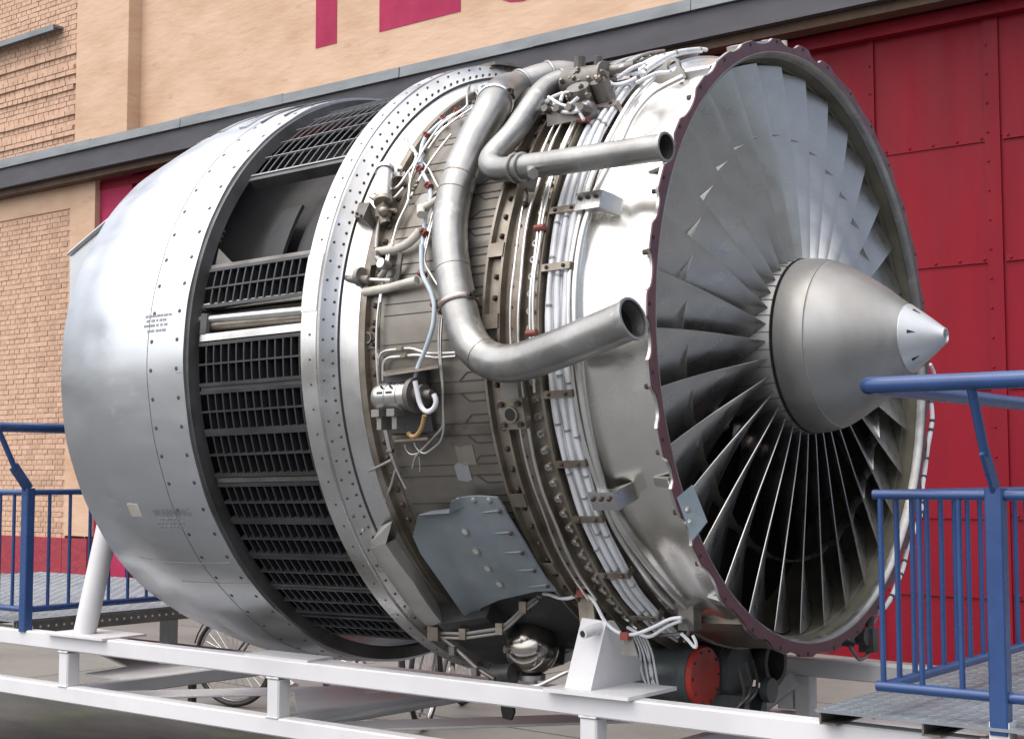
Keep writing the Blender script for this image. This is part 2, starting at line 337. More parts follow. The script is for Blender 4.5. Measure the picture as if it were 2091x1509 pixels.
# small magenta door frame with window left of the gate
DX = (-15.2946, 8.1000, 3.4214)
dr = under(hall, MB().box((DX[0]+0.25, 8.14, 0.8), (0.95, 0.12, 6.2)).build('side_door', 'magenta', ang=0))
MB().box((DX[0]+0.40, 8.07, DX[2]-0.55), (0.62, 0.03, 1.1)).build('window_frame', 'magenta', dr, ang=0)
MB().box((DX[0]+0.42, 8.055, DX[2]-0.6), (0.45, 0.012, 0.9)).build('pane', 'glass', dr, ang=0)
under(hall, MB().box((0.62, 8.17, 0.85), (0.4, 0.5, 6.3)).build('corner_pier', 'peach', ang=0))
# painted letters T E C on the plaster
YL = 8.198
def flat(polys, name):
    m = MB()
    for p in polys:
        n = len(p); m.add([(a, YL-0.004, c) for a, c in p] + [(a, YL+0.004, c) for a, c in p], [tuple(range(n)), tuple(range(2*n-1, n-1, -1))] + [(q, q+n, (q+1) % n+n, (q+1) % n) for q in range(n)])
    return under(hall, m.build(name, 'magenta', ang=0))
rc = lambda a, b_, c, d: [(a, c), (b_, c), (b_, d), (a, d)]
T0 = (-10.9550, 8.2000, 5.0699); T1 = (-10.5714, 8.2000, 5.0503); E0 = (-9.8244, 8.2000, 5.0549); E1 = (-8.4966, 8.2000, 4.9977); C0 = (-8.1422, 8.2000, 5.1403); C1 = (-7.8329, 8.2000, 5.0001)
zb = T0[2]; st = T1[0]-T0[0]; zt = zb+1.9; tm = (T0[0]+T1[0])/2
flat([rc(T0[0], T1[0], zb, zt-st), rc(tm-0.66, tm+0.66, zt-st, zt)], 'letter')
flat([rc(E0[0], E0[0]+st, zb, zt), rc(E0[0]+st, E1[0], zb, zb+st), rc(E0[0]+st, E1[0]-0.15, zb+0.8, zb+0.8+st), rc(E0[0]+st, E1[0], zt-st, zt)], 'letter')
cx = C0[0]-0.05; cw = 1.35; zb = C1[2]+0.02; po = []; pi = []
for k in range(25):
    a = R_(30+300*k/24); ex = lambda v, p: math.copysign(abs(v)**p, v)
    po.append((cx+cw/2+cw/2*ex(math.cos(a), 0.8), zb+0.95+0.97*ex(math.sin(a), 0.8))); pi.append((cx+cw/2+(cw/2-st)*ex(math.cos(a), 0.8), zb+0.95+(0.97-st)*ex(math.sin(a), 0.8)))
flat([[po[k], po[k+1], pi[k+1], pi[k]] for k in range(24)], 'letter')

# ------------------------------------------------------------------ white steel stand
def beam(m, a, b_, w, h, ch=0.006, up=(0, 0, 1)):
    a = Vector(a); b_ = Vector(b_); t = (b_-a).normalized(); up = Vector(up)
    if abs(t.dot(up)) > 0.95: up = Vector((0, 1, 0))
    s = t.cross(up).normalized(); u = s.cross(t).normalized(); x, y = w/2, h/2
    sec = [(x-ch, -y), (x, -y+ch), (x, y-ch), (x-ch, y), (-x+ch, y), (-x, y-ch), (-x, -y+ch), (-x+ch, -y)]
    return m.rings([[p+s*i+u*j for i, j in sec] for p in (a, b_)])
sb = Vector((-2.0, 0.0, -2.2))
stand = thing('display_stand', 'white painted steel frame of square tubes carrying the jet engine', 'stand', sb)
def sbuild(m, name, material='white', ang=30, parent=None, **k):
    o = m.build(name, material, ang=ang, **k)
    if parent: o.parent = parent
    else: under(stand, o)
    return o
YF, YB, ZU, ZD = -0.78, 0.62, -1.225, -1.45
for y in (YF, YB):
    dz = 0 if y == YF else -0.012
    sbuild(beam(MB(), (-7.5 if y == YF else -1.7, y, ZU+dz+(0.012 if y == YF else 0)), (3.2, y, ZU+dz-0.006), 0.07, 0.072), 'upper_rail')
    sbuild(beam(MB(), (-7.5, y, ZD+dz), (3.2, y, ZD+dz), 0.07, 0.072), 'lower_rail')
PXS = [(-3.2857, -0.7800, -1.2605)[0]-0.03, (-1.9102, -0.7800, -1.2740)[0]-0.03, (-0.4111, -0.7800, -1.2894)[0]-0.02, 1.35]
for x in PXS:
    for y in ((YF, YB) if x > -1.7 else (YF,)): sbuild(beam(MB(), (x, y, ZD+0.037), (x, y, ZU-0.042), 0.068, 0.068), 'post')
    sbuild(beam(MB(), (x, YF+0.036, ZD), (x, YB-0.036, ZD-0.012), 0.06, 0.066), 'cross_beam')
for x in (PXS[2]-0.001, 2.4):
    for y in (YF, YB): sbuild(beam(MB(), (x, y, ZD-0.037), (x, y, gz(x)+0.0), 0.07, 0.07).box((x, y, gz(x)-0.01), (0.16, 0.16, 0.03)), 'leg')
for pts in ([(-4.7586, 0.3405, -1.4520), (-3.9199, -0.0121, -1.4520), (-3.8447, -0.0508, -1.4520), (-3.8403, -0.1180, -1.4520), (-3.8033, -0.3401, -1.4520), (-3.3864, -0.3428, -1.4520), (-3.3437, 0.1671, -1.4520), (-3.8441, 0.6370, -1.4520), (-3.7874, 0.3116, -1.4520), (-3.7827, 0.1165, -1.4520), (-4.1939, 0.3169, -1.4520), (-4.9205, 0.5532, -1.4520)], [(-2.5705, -0.0955, -1.4520), (-2.5219, 0.1738, -1.4520), (-2.2118, 0.0300, -1.4520), (-2.2330, 0.1996, -1.4520), (-1.8493, 0.1987, -1.4520), (-1.8538, -0.3337, -1.4520), (-1.8916, -0.7160, -1.4520)]):
    m = MB(); k = len(pts); m.add([(a, c, -1.448) for a, c, _ in pts] + [(a, c, -1.458) for a, c, _ in pts], [tuple(range(k)), tuple(range(2*k-1, k-1, -1))] + [(q, (q+1) % k, (q+1) % k+k, q+k) for q in range(k)])
    sbuild(m, 'brace_plate', ang=0)
for a, c in (((PXS[0]+0.1, YF+0.08), (PXS[1]-0.1, YB-0.08)), ((PXS[1]+0.1, YF+0.08), (PXS[2]-0.3, YB-0.08))):
    dz = 0.0 if a[1] < 0 else -0.012
    sbuild(beam(MB(), (a[0], a[1], ZD-0.01+dz), (c[0], c[1], ZD-0.01+dz), 0.20, 0.01, 0.002), 'diagonal_plate')
FX = (-0.3535, 0.6200, -1.3177)[0]
sbuild(beam(MB(), (FX, YB, gz(FX)), (FX, YB, ZU-0.05), 0.07, 0.07), 'post')
sbuild(beam(MB(), (FX-0.45, YB-0.05, -1.62), (FX-0.02, YB-0.05, ZU-0.06), 0.06, 0.06), 'brace')
# engine bracket on the front rail
zr = ZU+0.036
q0 = (-0.5602, -0.7773, -1.1880); q1 = (-0.3157, -0.8057, -1.1880); q2 = (-0.2947, -0.5750, -1.1880); q3 = (-0.5211, -0.5758, -1.1880)
q0 = (q0[0], q0[1]); 
sbuild(MB().box(((q0[0]+q1[0])/2+0.02, -0.70, zr+0.007), (0.34, 0.30, 0.012)), 'bracket_plate', ang=0)
A0 = (-0.5336, -0.8000, -1.1684); A1 = (-0.4397, -0.8000, -1.1650); A2 = (-0.4124, -0.7400, -0.9528); A3 = (-0.5042, -0.7400, -0.9469)
zb0 = zr+0.013
sbuild(MB().patch([[Vector((A0[0], -0.80, zb0)), Vector((A1[0], -0.80, zb0))], [Vector(A3), Vector(A2)]], 0.012, lambda p: Vector((0, -1, 0))), 'bracket_web', ang=0)
xg = A1[0]
sbuild(MB().hexa([(xg, -0.80, zb0), (xg+0.012, -0.80, zb0), (xg+0.012, -0.42, zb0), (xg, -0.42, zb0), (A2[0], -0.745, A2[2]), (A2[0]+0.012, -0.745, A2[2]), (A2[0]+0.012, -0.70, A2[2]), (A2[0], -0.70, A2[2])]), 'gusset', ang=0)
pc = Vector((-0.4208, -0.7800, -0.9791)); sbuild(MB().lathe([(0, 0)], n=3) if False else MB().cyl(pc+Vector((0.0, 0.06, 0.01)), pc+Vector((-0.02, -0.045, -0.01)), 0.018), 'pin')
sbuild(MB().cyl(pc+Vector((-0.0201, -0.0452, -0.0101)), pc+Vector((-0.0204, -0.047, -0.0103)), 0.011), 'pin_bore', 'black')
# rear support tube and plates
tb = (-3.2377, -0.7600, -1.1318); tb = (tb[0], tb[1], zr)
sbuild(MB().tube([Vector(tb), Vector((tb[0]+0.05, tb[1]+0.19, zr+0.95))], 0.05, 20), 'support_tube')
sbuild(MB().box((tb[0]+0.03, -0.72, zr+0.006), (0.42, 0.24, 0.010)), 'base_plate', ang=0)
p5 = (-1.9294, -0.7500, -1.1830); sbuild(MB().box((p5[0], -0.74, zr+0.006), (0.36, 0.14, 0.010)), 'base_plate', ang=0)
sbuild(MB().tube([Vector((tb[0]+0.1, YB, ZD+0.02)), Vector((tb[0]+0.05, YB-0.3, zr+0.9))], 0.05, 20), 'support_tube')
hp = (-4.3528, 0.6200, -1.2850)
sbuild(beam(MB(), (hp[0], YB, ZD+0.02), (hp[0], YB, -1.17), 0.09, 0.068), 'post')
hp2 = (-5.2479, 0.9000, -1.3391)
sbuild(MB().cyl((hp2[0], YB, ZD+0.02), (hp2[0], YB, -1.17), 0.034), 'post')

jk = (-3.3679, -0.0236, -1.4600)
sbuild(MB().box((jk[0], jk[1], -1.54), (0.03, 0.03, 0.16)).box((jk[0], jk[1], -1.465), (0.09, 0.05, 0.012)).box((jk[0], jk[1], -1.622), (0.10, 0.05, 0.012)), 'jack_foot', 'dark', ang=0)
for k in range(3):
    wx = PXS[k]
    for z_ in (ZU-0.036, ZD+0.036):
        m = MB()
        for (dx, dy) in ((-0.034, -0.034), (0.034, -0.034)): m.tube([(wx+dx, YF+dy*1.0, z_), (wx+dx*0.33, YF+dy*1.03, z_), (wx-dx*0.33, YF+dy*1.03, z_)], 0.0045, 6)
        sbuild(m, 'weld_bead', ang=60)
# ------------------------------------------------------------------ decks and railings
def deck(x0, x1, y0, y1, z, label, side):
    o = thing('deck_platform', label, 'platform', ((x0+x1)/2, (y0+y1)/2, z-0.04), group='diamond plate platforms on the stand')
    def bb(m, n, mt, **k): r = m.build(n, mt, o, **k); r.location = -o.location; return r
    n = 2
    for i in range(n):
        a = x0+(x1-x0)*i/n; c = x0+(x1-x0)*(i+1)/n-0.004
        bb(MB().box(((a+c)/2, (y0+y1)/2, z-0.004), (c-a, y1-y0, 0.008)), 'tread_plate', 'tread', ang=0)
    t = MB(); pit = 0.042
    for i in range(int((x1-x0)/pit)):
        for j in range(int((y1-y0)/pit)):
            sg = 1 if (i+j) % 2 else -1; c_ = Vector((x0+0.02+i*pit, y0+0.02+j*pit, z)); d_ = Vector((0.7, 0.7*sg, 0)); n_ = Vector((-0.7*sg, 0.7, 0))
            if abs(c_.x-(x0+x1)/2) < 0.012: continue
            t.add([c_-d_*0.019, c_+n_*0.0065, c_+d_*0.019, c_-n_*0.0065, c_-d_*0.009+Vector((0, 0, 0.0035)), c_+d_*0.009+Vector((0, 0, 0.0035))], [(0, 3, 5, 4), (3, 2, 5), (2, 1, 4, 5), (1, 0, 4)])
    bb(t, 'tread_pattern', 'tread', ang=0, kind='stuff')
    k = 0
    x = x0+0.01 if side > 0 else x1-0.01
    while x0-0.01 < x < x1+0.01:
        s = side
        m = MB().box((x+s*0.003, (y0+y1)/2, z-0.026), (0.006, y1-y0-0.01, 0.034)).box((x+s*0.03, (y0+y1)/2, z-0.040), (0.046, y1-y0-0.01, 0.005))
        c = bb(m, 'channel', 'galv', ang=0)
        x += s*0.31; k += 1
    return o
dk = deck(0.41, 3.1, -0.86, 1.7, -1.147, 'grey diamond plate platform beside the fan, under the right hand blue railing', 1)
dk2 = deck(-6.6, -3.72, -0.80, 1.3, -1.147, 'grey diamond plate platform behind the rear cowl, under the left hand blue railing', -1)
# perforated edge angle of the left deck
m = MB().box((-3.705, 0.25, -1.185), (0.006, 2.1, 0.062)); o = m.build('edge_angle', 'galv', dk2, ang=0); o.location = -dk2.location
m = MB()
for k in range(46): m.cyl((-3.7015, -0.76+k*0.044, -1.183), (-3.7005, -0.76+k*0.044, -1.183), 0.0065, n=8)
o = m.build('edge_hole', 'white', dk2, ang=0, kind='stuff'); o.location = -dk2.location

def railing(cx, cy, sgn, length, depth, zb_, label, post_x, nb):
    """corner at (cx, cy): front run along sgn*x, side run along +y"""
    o = thing('blue_railing', label, 'railing', (post_x, cy, zb_-0.1), group='blue railings on the stand')
    def bb(m, n, ang=40): r = m.build(n, 'blue', o, ang=ang); r.location = -o.location; return r
    zt_ = zb_+0.545; zh = zb_+0.85; yo = cy-0.17
    bb(MB().tube(dens([(cx+sgn*length, yo, zh), (cx+sgn*0.03, yo, zh), (cx+sgn*0.03, cy+depth, zh)], 0.02, 5, False), 0.0235, 16), 'handrail')
    bb(MB().tube([(cx-sgn*0.02, cy, zt_), (cx+sgn*length, cy, zt_)], 0.014, 12), 'top_bar')
    bb(MB().tube([(cx-sgn*0.02, cy, zb_), (cx+sgn*length, cy, zb_)], 0.015, 12), 'bottom_bar')
    bb(MB().tube([(cx, cy+0.012, zt_), (cx, cy+depth, zt_)], 0.014, 12), 'top_bar')
    bb(MB().tube([(cx, cy+0.012, zb_), (cx, cy+depth, zb_)], 0.015, 12), 'bottom_bar')
    first = None
    spots = [(cx+sgn*0.115*k, cy+0.0) for k in range(0, int(length/0.115)) if abs(cx+sgn*0.115*k-post_x) > 0.05] + [(cx, cy+0.115*k) for k in range(1, int(depth/0.115))]
    for (x, y) in spots:
        if first is None: first = bb(MB().cyl((x, y, zb_+0.01), (x, y, zt_-0.01), 0.0085, n=10), 'baluster'); fx, fy = x, y; base = first.location.copy()
        else: inst(first, loc=base+Vector((x-fx, y-fy, 0)))
    for (x, y) in ((post_x, cy), (post_x+sgn*1.2, cy)):
        bb(beam(MB(), (x, y-0.002, zb_-0.10), (x, y-0.002, zt_+0.02), 0.05, 0.045, 0.004), 'post')
        bb(beam(MB(), (x, y, zt_+0.015), (x, y-0.085, zt_+0.125), 0.012, 0.05, 0.002, up=(0, 1, 0.3)), 'bent_bar')
        bb(MB().tube([(x, y-0.075, zt_+0.11), (x, yo, zh-0.01)], 0.013, 10), 'stem')
    return o
r1 = railing(0.61, -0.83, 1, 2.4, 2.3, -1.067, 'blue tube railing on the platform in front of the fan, at right of the engine', 0.945, 0)
r2 = railing(-3.63, -0.80, -1, 2.6, 1.9, -1.09, 'blue tube railing behind the rear cowl, at left of the engine', -3.63, 0)
for (x, y) in ((0.945, -0.80),): sbuild(MB().box((x, y-0.02, zr+0.03), (0.055, 0.06, 0.055)).box((x, y, zr+0.003), (0.12, 0.06, 0.006)), 'railing_foot', ang=0)

# ------------------------------------------------------------------ bicycles on the pavement behind
def bicycle(c0, ang, label, R=0.34):
    """c0: hub of the visible wheel (world), frame runs along local +x"""
    o = thing('bicycle', label, 'bicycle', (c0[0], c0[1], c0[2]-R), (0, 0, R_(ang)), group='bicycles behind the stand')
    def wheel(x):
        w = MB(); k = 40
        w.rings([[Vector((x+(R-0.018+0.018*math.cos(b_))*math.cos(a), 0.018*math.sin(b_), R+(R-0.018+0.018*math.cos(b_))*math.sin(a))) for b_ in [2*math.pi*q/8 for q in range(8)]] for a in [2*math.pi*i/k for i in range(k)]], loop=True)
        t = w.build('wheel', 'tyre', o, ang=60)
        w = MB(); w.rings([[Vector((x+(R-0.043+0.010*math.cos(b_))*math.cos(a), 0.012*math.sin(b_), R+(R-0.043+0.010*math.cos(b_))*math.sin(a))) for b_ in [2*math.pi*q/6 for q in range(6)]] for a in [2*math.pi*i/k for i in range(k)]], loop=True)
        w.build('rim', 'chr2', t, ang=60)
        w = MB()
        for i in range(28):
            a = 2*math.pi*i/28; a2 = a+(0.5 if i % 2 else -0.5); s = 0.025 if i % 4 < 2 else -0.025
            w.tube([(x+0.02*math.cos(a2), s, R+0.02*math.sin(a2)), (x+(R-0.05)*math.cos(a), 0, R+(R-0.05)*math.sin(a))], 0.0014, 4)
        w.cyl((x, -0.035, R), (x, 0.035, R), 0.018, n=10); w.build('spokes', 'chr2', t, ang=0)
    wheel(0); wheel(1.05)
    f = MB(); P = lambda x, z, y=0: Vector((x, y, z))
    for a, c, r in ((P(0.43, 0.28), P(0.30, 0.80), .016), (P(0.43, 0.28), P(0.93, 0.72), .018), (P(0.32, 0.72), P(0.91, 0.82), .016), (P(0, R, 0.05), P(0.43, 0.28, 0.03), .009), (P(0, R, -0.05), P(0.43, 0.28, -0.03), .009), (P(0, R, 0.05), P(0.32, 0.72, 0.02), .008), (P(0, R, -0.05), P(0.32, 0.72, -0.02), .008), (P(0.94, 0.70), P(0.90, 0.86), .018), (P(0.94, 0.72, 0.05), P(1.05, R, 0.05), .010), (P(0.94, 0.72, -0.05), P(1.05, R, -0.05), .010)): f.tube([a, c], r, 8)
    f.build('frame', 'grip', o)
    MB().tube(dens([(0.78, 0.28, 0.93), (0.86, 0.24, 1.0), (0.9, 0, 1.0), (0.86, -0.24, 1.0), (0.78, -0.28, 0.93)], 0.03, 3, False), 0.011, 8).tube([(0.9, 0, 0.86), (0.9, 0, 1.0)], 0.012, 8).build('handlebar', 'chr2', o)
    MB().patch([[P(0.14, 0.86, -0.08), P(0.14, 0.87, 0), P(0.14, 0.86, 0.08)], [P(0.26, 0.87, -0.06), P(0.26, 0.88, 0), P(0.26, 0.87, 0.06)], [P(0.4, 0.865, -0.018), P(0.4, 0.875, 0), P(0.4, 0.865, 0.018)]], 0.04, lambda p: Vector((0, 0, 1))).build('saddle', 'tyre', o, ang=60)
    MB().tube([P(0.43, 0.28, 0.05), P(0.36, 0.02, 0.14)], 0.009, 8).build('kickstand', 'grip', o)
    c = MB().cyl(P(0.43, 0.28, -0.07), P(0.43, 0.28, -0.075), 0.09, n=20); c.tube([P(0.43, 0.28, -0.08), P(0.55, 0.20, -0.08)], 0.009, 6).box(P(0.55, 0.20, -0.13), (0.09, 0.08, 0.02)); c.build('crank', 'chr2', o)
    MB().tube([P(-0.36*math.sin(t), R+0.37*math.cos(t)) for t in [-0.5+0.2*i for i in range(10)]], 0.006, 6).build('mudguard', 'grip', o)
    return o
w1 = Vector((-5.75, 2.35, 0)); w1.z = gz(-5.75)+0.34
bicycle(w1, 15, 'dark bicycle parked behind the stand with its spoked wheel showing below the rear cowl')
w2 = Vector((-4.1365, 2.5983, -2.1300)); w2.z = gz(w2.x)+0.34
bicycle(w2, 115, 'bicycle mostly hidden behind the stand, only one silver rimmed wheel seen between the rails')

# ================================================================== jet engine (local axis x, front = +x)
eng = thing('jet_engine', 'large silver turbofan jet engine with open casing, exposed pipes and a wide fan', 'jet engine', (0, 0, 0), (0, -0.015, 0))
def dent(x, r, th):
    q = 0.0
    for (cx, ct, sx, st, d) in ((-2.05, 146, 0.10, 5, -0.018), (-2.00, 158, 0.06, 6, 0.014), (-2.3, 140, 0.25, 7, -0.010), (-2.5, 128, 0.2, 6, -0.008), (-2.55, 84, 0.06, 3, -0.006), (-2.4, 78, 0.09, 3, -0.005), (-2.62, 150, 0.2, 8, -0.012)):
        q += d*math.exp(-((x-cx)/sx)**2-((th-ct)/st)**2)
    return x, r+q+0.0015*math.sin(th*0.21+x*5)+0.001*math.sin(th*0.5)
# --- rear cowl
prof = [(-1.985, 1.243)] + [(-1.985-0.88*t/18, 1.245+0.012*math.sin(math.pi*min(1, t/18*1.2))-0.075*max(0, (t/18-0.45)/0.55)**1.6) for t in range(19)] + [(-2.862, 1.15), (-2.5, 1.19), (-2.05, 1.20), (-1.99, 1.21)]
cowl = MB().lathe(prof, n=240, closed=True, fx=dent).build('rear_cowl', 'cowl', eng, ang=40)
def skin(x): 
    t = (-1.985-x)/0.88*18
    return 1.245+0.012*math.sin(math.pi*min(1, t/18*1.2))-0.075*max(0, (t/18-0.45)/0.55)**1.6
m = MB().lathe([(-2.187, skin(-2.187)-0.003), (-2.187, skin(-2.187)+0.0010), (-2.1855, skin(-2.187)+0.0010), (-2.1855, skin(-2.187)-0.003)], n=180, closed=True, fx=dent)
m.build('skin_seam', 'ink', cowl)
m = MB()
for xx, st in ((-2.165, 5.1), (-2.022, 5.1)):
    th = 20.0
    while th < 178:
        x_, r_, = dent(xx, skin(xx), th)[:2]; m.dome(E(xx, th, r_), radial(E(xx, th, 1)), 0.0085, 0.0015, 8); th += st
m.build('screw_row', 'ink', cowl, kind='stuff')
m = MB()                                                    # axial lap seams
for th, xa, xb in ((92.2, -2.02, -1.99), (128.5, -2.6, -2.02), (133.6, -2.4, -2.0)):
    n = 30
    m = MB(); m.patch([[E(xa+(xb-xa)*i/n, th+d, dent(xa+(xb-xa)*i/n, skin(xa+(xb-xa)*i/n)+0.0012, th)[1]) for d in (-0.07, 0.07)] for i in range(n+1)], 0.004, radial).build('skin_seam', 'inkp', cowl)
# louvre strips on the shoulder of the cowl
for k, (xx, ta, tb_, w) in enumerate(((-2.06, -60, 31, 0.012), (-2.16, -60, 33, 0.012), (-2.24, -60, 34, 0.045), (-2.40, -60, 33, 0.04), (-2.52, -60, 32, 0.012), (-2.62, -60, 31, 0.03))):
    MB().lathe([(xx, skin(xx)-0.004), (xx, skin(xx)+0.005), (xx-w, skin(xx-w)+0.007), (xx-w, skin(xx-w)-0.004)], ta, tb_, 60, closed=True).build('louvre_strip', 'brush' if w > 0.02 else 'dark', cowl)
# seal and dark front rim of the cowl
MB().lathe([(-1.986, 1.236), (-1.972, 1.232), (-1.968, 1.20), (-1.965, 1.185), (-1.99, 1.18), (-2.03, 1.20)], n=160, closed=True).build('cowl_seal', 'dark', eng)
# stencilled marks on the cowl (illegible lines and a WARNING word), pale label
def textpart(body, th, x, size, material, parent, name, rad):
    cu = bpy.data.curves.new(name, 'FONT'); cu.body = body; cu.size = size; cu.resolution_u = 2
    o = bpy.data.objects.new(name, cu); sc.collection.objects.link(o)
    dg = bpy.context.evaluated_depsgraph_get(); me = bpy.data.meshes.new_from_object(o.evaluated_get(dg)); bpy.data.objects.remove(o)
    for v in me.vertices:
        rr = rad(x+v.co.x) if callable(rad) else rad
        p = E(x+v.co.x, th-math.degrees(v.co.y/rr), rr); v.co = p
    me.materials.append(M[material]); o = bpy.data.objects.new(name, me); sc.collection.objects.link(o); o.parent = parent
    return o
s = (-2.2960, 118.0836, 1.2500); textpart('WARNING', s[1], s[0]-0.02, 0.045, 'inkp', cowl, 'stencil', lambda x: dent(x, skin(x)+0.002, s[1])[1])
def scrib(pl, w):
    m = MB()
    for (px_, L) in pl:
        x = px_[0]-L/2
        while x < px_[0]+L/2:
            l2 = random.uniform(0.008, 0.02)
            m.patch([[E(x, px_[1]-0.22, dent(x, skin(x)+0.0015, px_[1])[1]), E(x+l2, px_[1]-0.22, dent(x+l2, skin(x+l2)+0.0015, px_[1])[1])], [E(x, px_[1]+0.22, dent(x, skin(x)+0.0015, px_[1])[1]), E(x+l2, px_[1]+0.22, dent(x+l2, skin(x+l2)+0.0015, px_[1])[1])]], 0.002, radial); x += l2+random.uniform(0.004, 0.012)
    return m
scrib([((-2.1390, 81.6569, 1.2500), 0.15), ((-2.1504, 82.5052, 1.2500), 0.11), ((-2.1531, 83.3838, 1.2500), 0.13), ((-2.1500, 84.3687, 1.2500), 0.09), ((-2.2315, 118.6862, 1.2500), 0.13), ((-2.2421, 119.5055, 1.2500), 0.16), ((-2.2532, 120.3356, 1.2500), 0.13)], 1).build('stencil', 'inkp', cowl, kind='stuff')
s = (-2.4311, 116.8662, 1.2500); MB().patch([[E(s[0]+i*0.035, s[1]+j*1.3, dent(s[0]+i*0.035, skin(s[0])+0.002, s[1])[1]) for i in (-1, 0, 1)] for j in (-1, 0, 1)], 0.003, radial).build('paper_label', 'cream', cowl)
# --- thrust reverser opening: inner barrel, blocker doors, cascades, actuators
MB().lathe([(-2.84, 1.10), (-2.75, 1.10), (-2.1, 1.12), (-2.05, 1.05), (-1.97, 1.02), (-1.34, 1.0)], n=96).build('inner_barrel', 'black', eng)
for th0, th1, xa, xb in ((53.5, 71, -1.64, -1.37), (57, 70, -1.86, -1.67)):
    MB().lathe([(xa, 1.05), (xa, 1.065), (xa*0.6+xb*0.4, 1.095), (xb, 1.105), (xb, 1.09)], th0, th1, 14, closed=True).build('blocker_door', 'nearblack', eng, ang=30)
c = (-1.8554, 53.6149, 1.1200); d = (-1.6661, 69.0367, 1.1000); e = (-1.7859, 69.3540, 1.1400)
MB().patch([[E(*(-1.9770, 72.3764, 1.1600)), E(*(-1.9588, 68.0705, 1.1800))], [E(*(-1.9248, 72.2974, 1.1200)), E(*(-1.9014, 70.8239, 1.1200))]], 0.006, radial).build('torn_bracket', 'fair', eng, ang=0)
m = MB()
for y_ in (468, 478, 488):
    s = (-1.9994, 64.8638, 1.1900); m.lathe([(s[0]-0.06, 1.17), (s[0]+0.02, 1.18), (s[0]+0.02, 1.165), (s[0]-0.06, 1.16)], s[1]+(y_-478)*0.11-0.25, s[1]+(y_-478)*0.11+0.25, 3, closed=True)
m.build('hinge_fitting', 'galv', eng)
XA_, XB_ = -1.945, -1.36
def cascade(ta, tb_, rows, material, ro=1.205, dp=0.07, cols=14, thin=False):
    """grid box of axial rails and cross vanes"""
    w = 0.004 if thin else 0.007
    m = MB()
    for i in range(rows+1):
        th = ta+(tb_-ta)*i/rows; ww = w*1.9 if i in (0, rows) else w
        h = dp if not thin else 0.01
        dth = math.degrees(ww/ro)
        m.lathe([(XA_, ro-h), (XA_, ro), (XB_, ro), (XB_, ro-h)], th-dth/2, th+dth/2, 1, closed=True)
    box_ = m.build('cascade', 'rail' if material == 'vane' else material, eng, ang=0)
    first = None
    for k in range(1, cols):
        x = XA_+(XB_-XA_)*k/cols
        t = 0.0011 if thin else 0.0036
        dp_ = 0.006 if thin else dp; sl_ = 0.0 if thin else 0.012; v = MB().lathe([(x-t-sl_, ro-dp_), (x-t, ro-dp_*0.5), (x-t, ro-0.002), (x+t, ro-0.002), (x+t, ro-dp_*0.5), (x+t-sl_, ro-dp_)], ta+0.2, tb_-0.2, max(2, rows*2), closed=True)
        if first is None: first = v.build('vane', material, box_, ang=0); x0_ = x
        else: inst(first, loc=(x-x0_, 0, 0))
    return box_
cascade(19.0, 51.5, 6, 'wire', thin=True, cols=13)
cascade(73.3, 80.3, 2, 'vane')
for ta, tb_ in ((87.3, 94.6), (96.0, 103.0), (103.6, 111.3), (113.2, 120.2), (120.8, 128.0), (128.7, 136.0), (136.8, 144.5), (146, 154)): cascade(ta, tb_, 2, 'vane')
cascade(-60, 18, 12, 'wire', thin=True, cols=16)
for tha, rr, mt in ((52.3, 1.20, 'dark'), (72.6, 1.20, 'galv'), (95.3, 1.195, 'dark'), (112.3, 1.2, 'galv')):
    MB().lathe([(XA_, rr-0.05), (XA_, rr), (XB_, rr), (XB_, rr-0.05)], tha-0.45, tha+0.45, 2, closed=True).build('support_rail', mt, eng, ang=0)
for (px1, px2, rr, mt, nm) in (((-2.0252, 79.7684, 1.1700), (-1.3970, 80.3734, 1.1900), 0.014, 'cream', 'actuator_sleeve'), ((-2.0031, 82.3594, 1.1800), (-1.3962, 83.0787, 1.1900), 0.0165, 'tube', 'actuator_rod'), ((-2.0176, 83.3742, 1.1650), (-1.4145, 84.0267, 1.1700), 0.02, 'flange', 'actuator_body')):
    MB().tube([E(*px1), E(*px2)], rr, 14).build(nm, mt, eng)
s1 = (-1.9713, 85.1533, 1.2000); MB().lathe([(XA_, 1.16), (XA_, 1.202), (XB_, 1.202), (XB_, 1.16)], 85.4, 86.7, 2, closed=True).build('support_rail', 'brush', eng, ang=0)
MB().tube([E(-1.93, 81.6, 1.19), E(-1.93, 85.4, 1.19)], 0.022, 10).build('actuator_lug', 'dark', eng)
# --- front frame ring
ring = MB().lathe([(-1.345, 1.16), (-1.345, 1.251), (-1.270, 1.251), (-1.266, 1.240), (-1.262, 1.240), (-1.258, 1.247), (-1.228, 1.199), (-1.222, 1.194), (-1.221, 1.184), (-1.19, 1.166), (-1.155, 1.158), (-1.15, 1.150), (-1.15, 1.10)], n=200).build('frame_ring', 'brush', eng, ang=25)
MB().lathe([(-1.3465, 1.20), (-1.3465, 1.2535), (-1.272, 1.2535), (-1.272, 1.249)], 74.5, 84.2, 14, closed=False).build('doubler_plate', 'brush', ring, ang=30)
m = MB()
for k in range(95):
    th = -20+k*2.05; p = E(-1.262+0.012, th, 1.234); 
    m.dome(E(-1.232, th, 1.207), Vector((0.8, 0, 0))+radial(E(0, th, 1))*0.55, 0.0052, 0.005, 6)
m.build('rivet_row', 'rust', ring, kind='stuff')
m = MB()
for k in range(60): th = -20+k*3.3; m.dome(E(-1.25, th, 1.236), Vector((0.8, 0, 0))+radial(E(0, th, 1))*0.55, 0.005, 0.003, 6)
for k in range(40): th = 20+k*4; m.dome(E(-1.30, th, 1.251), radial(E(0, th, 1)), 0.005, 0.002, 6)
m.build('rivet_row', 'ink', ring, kind='stuff')
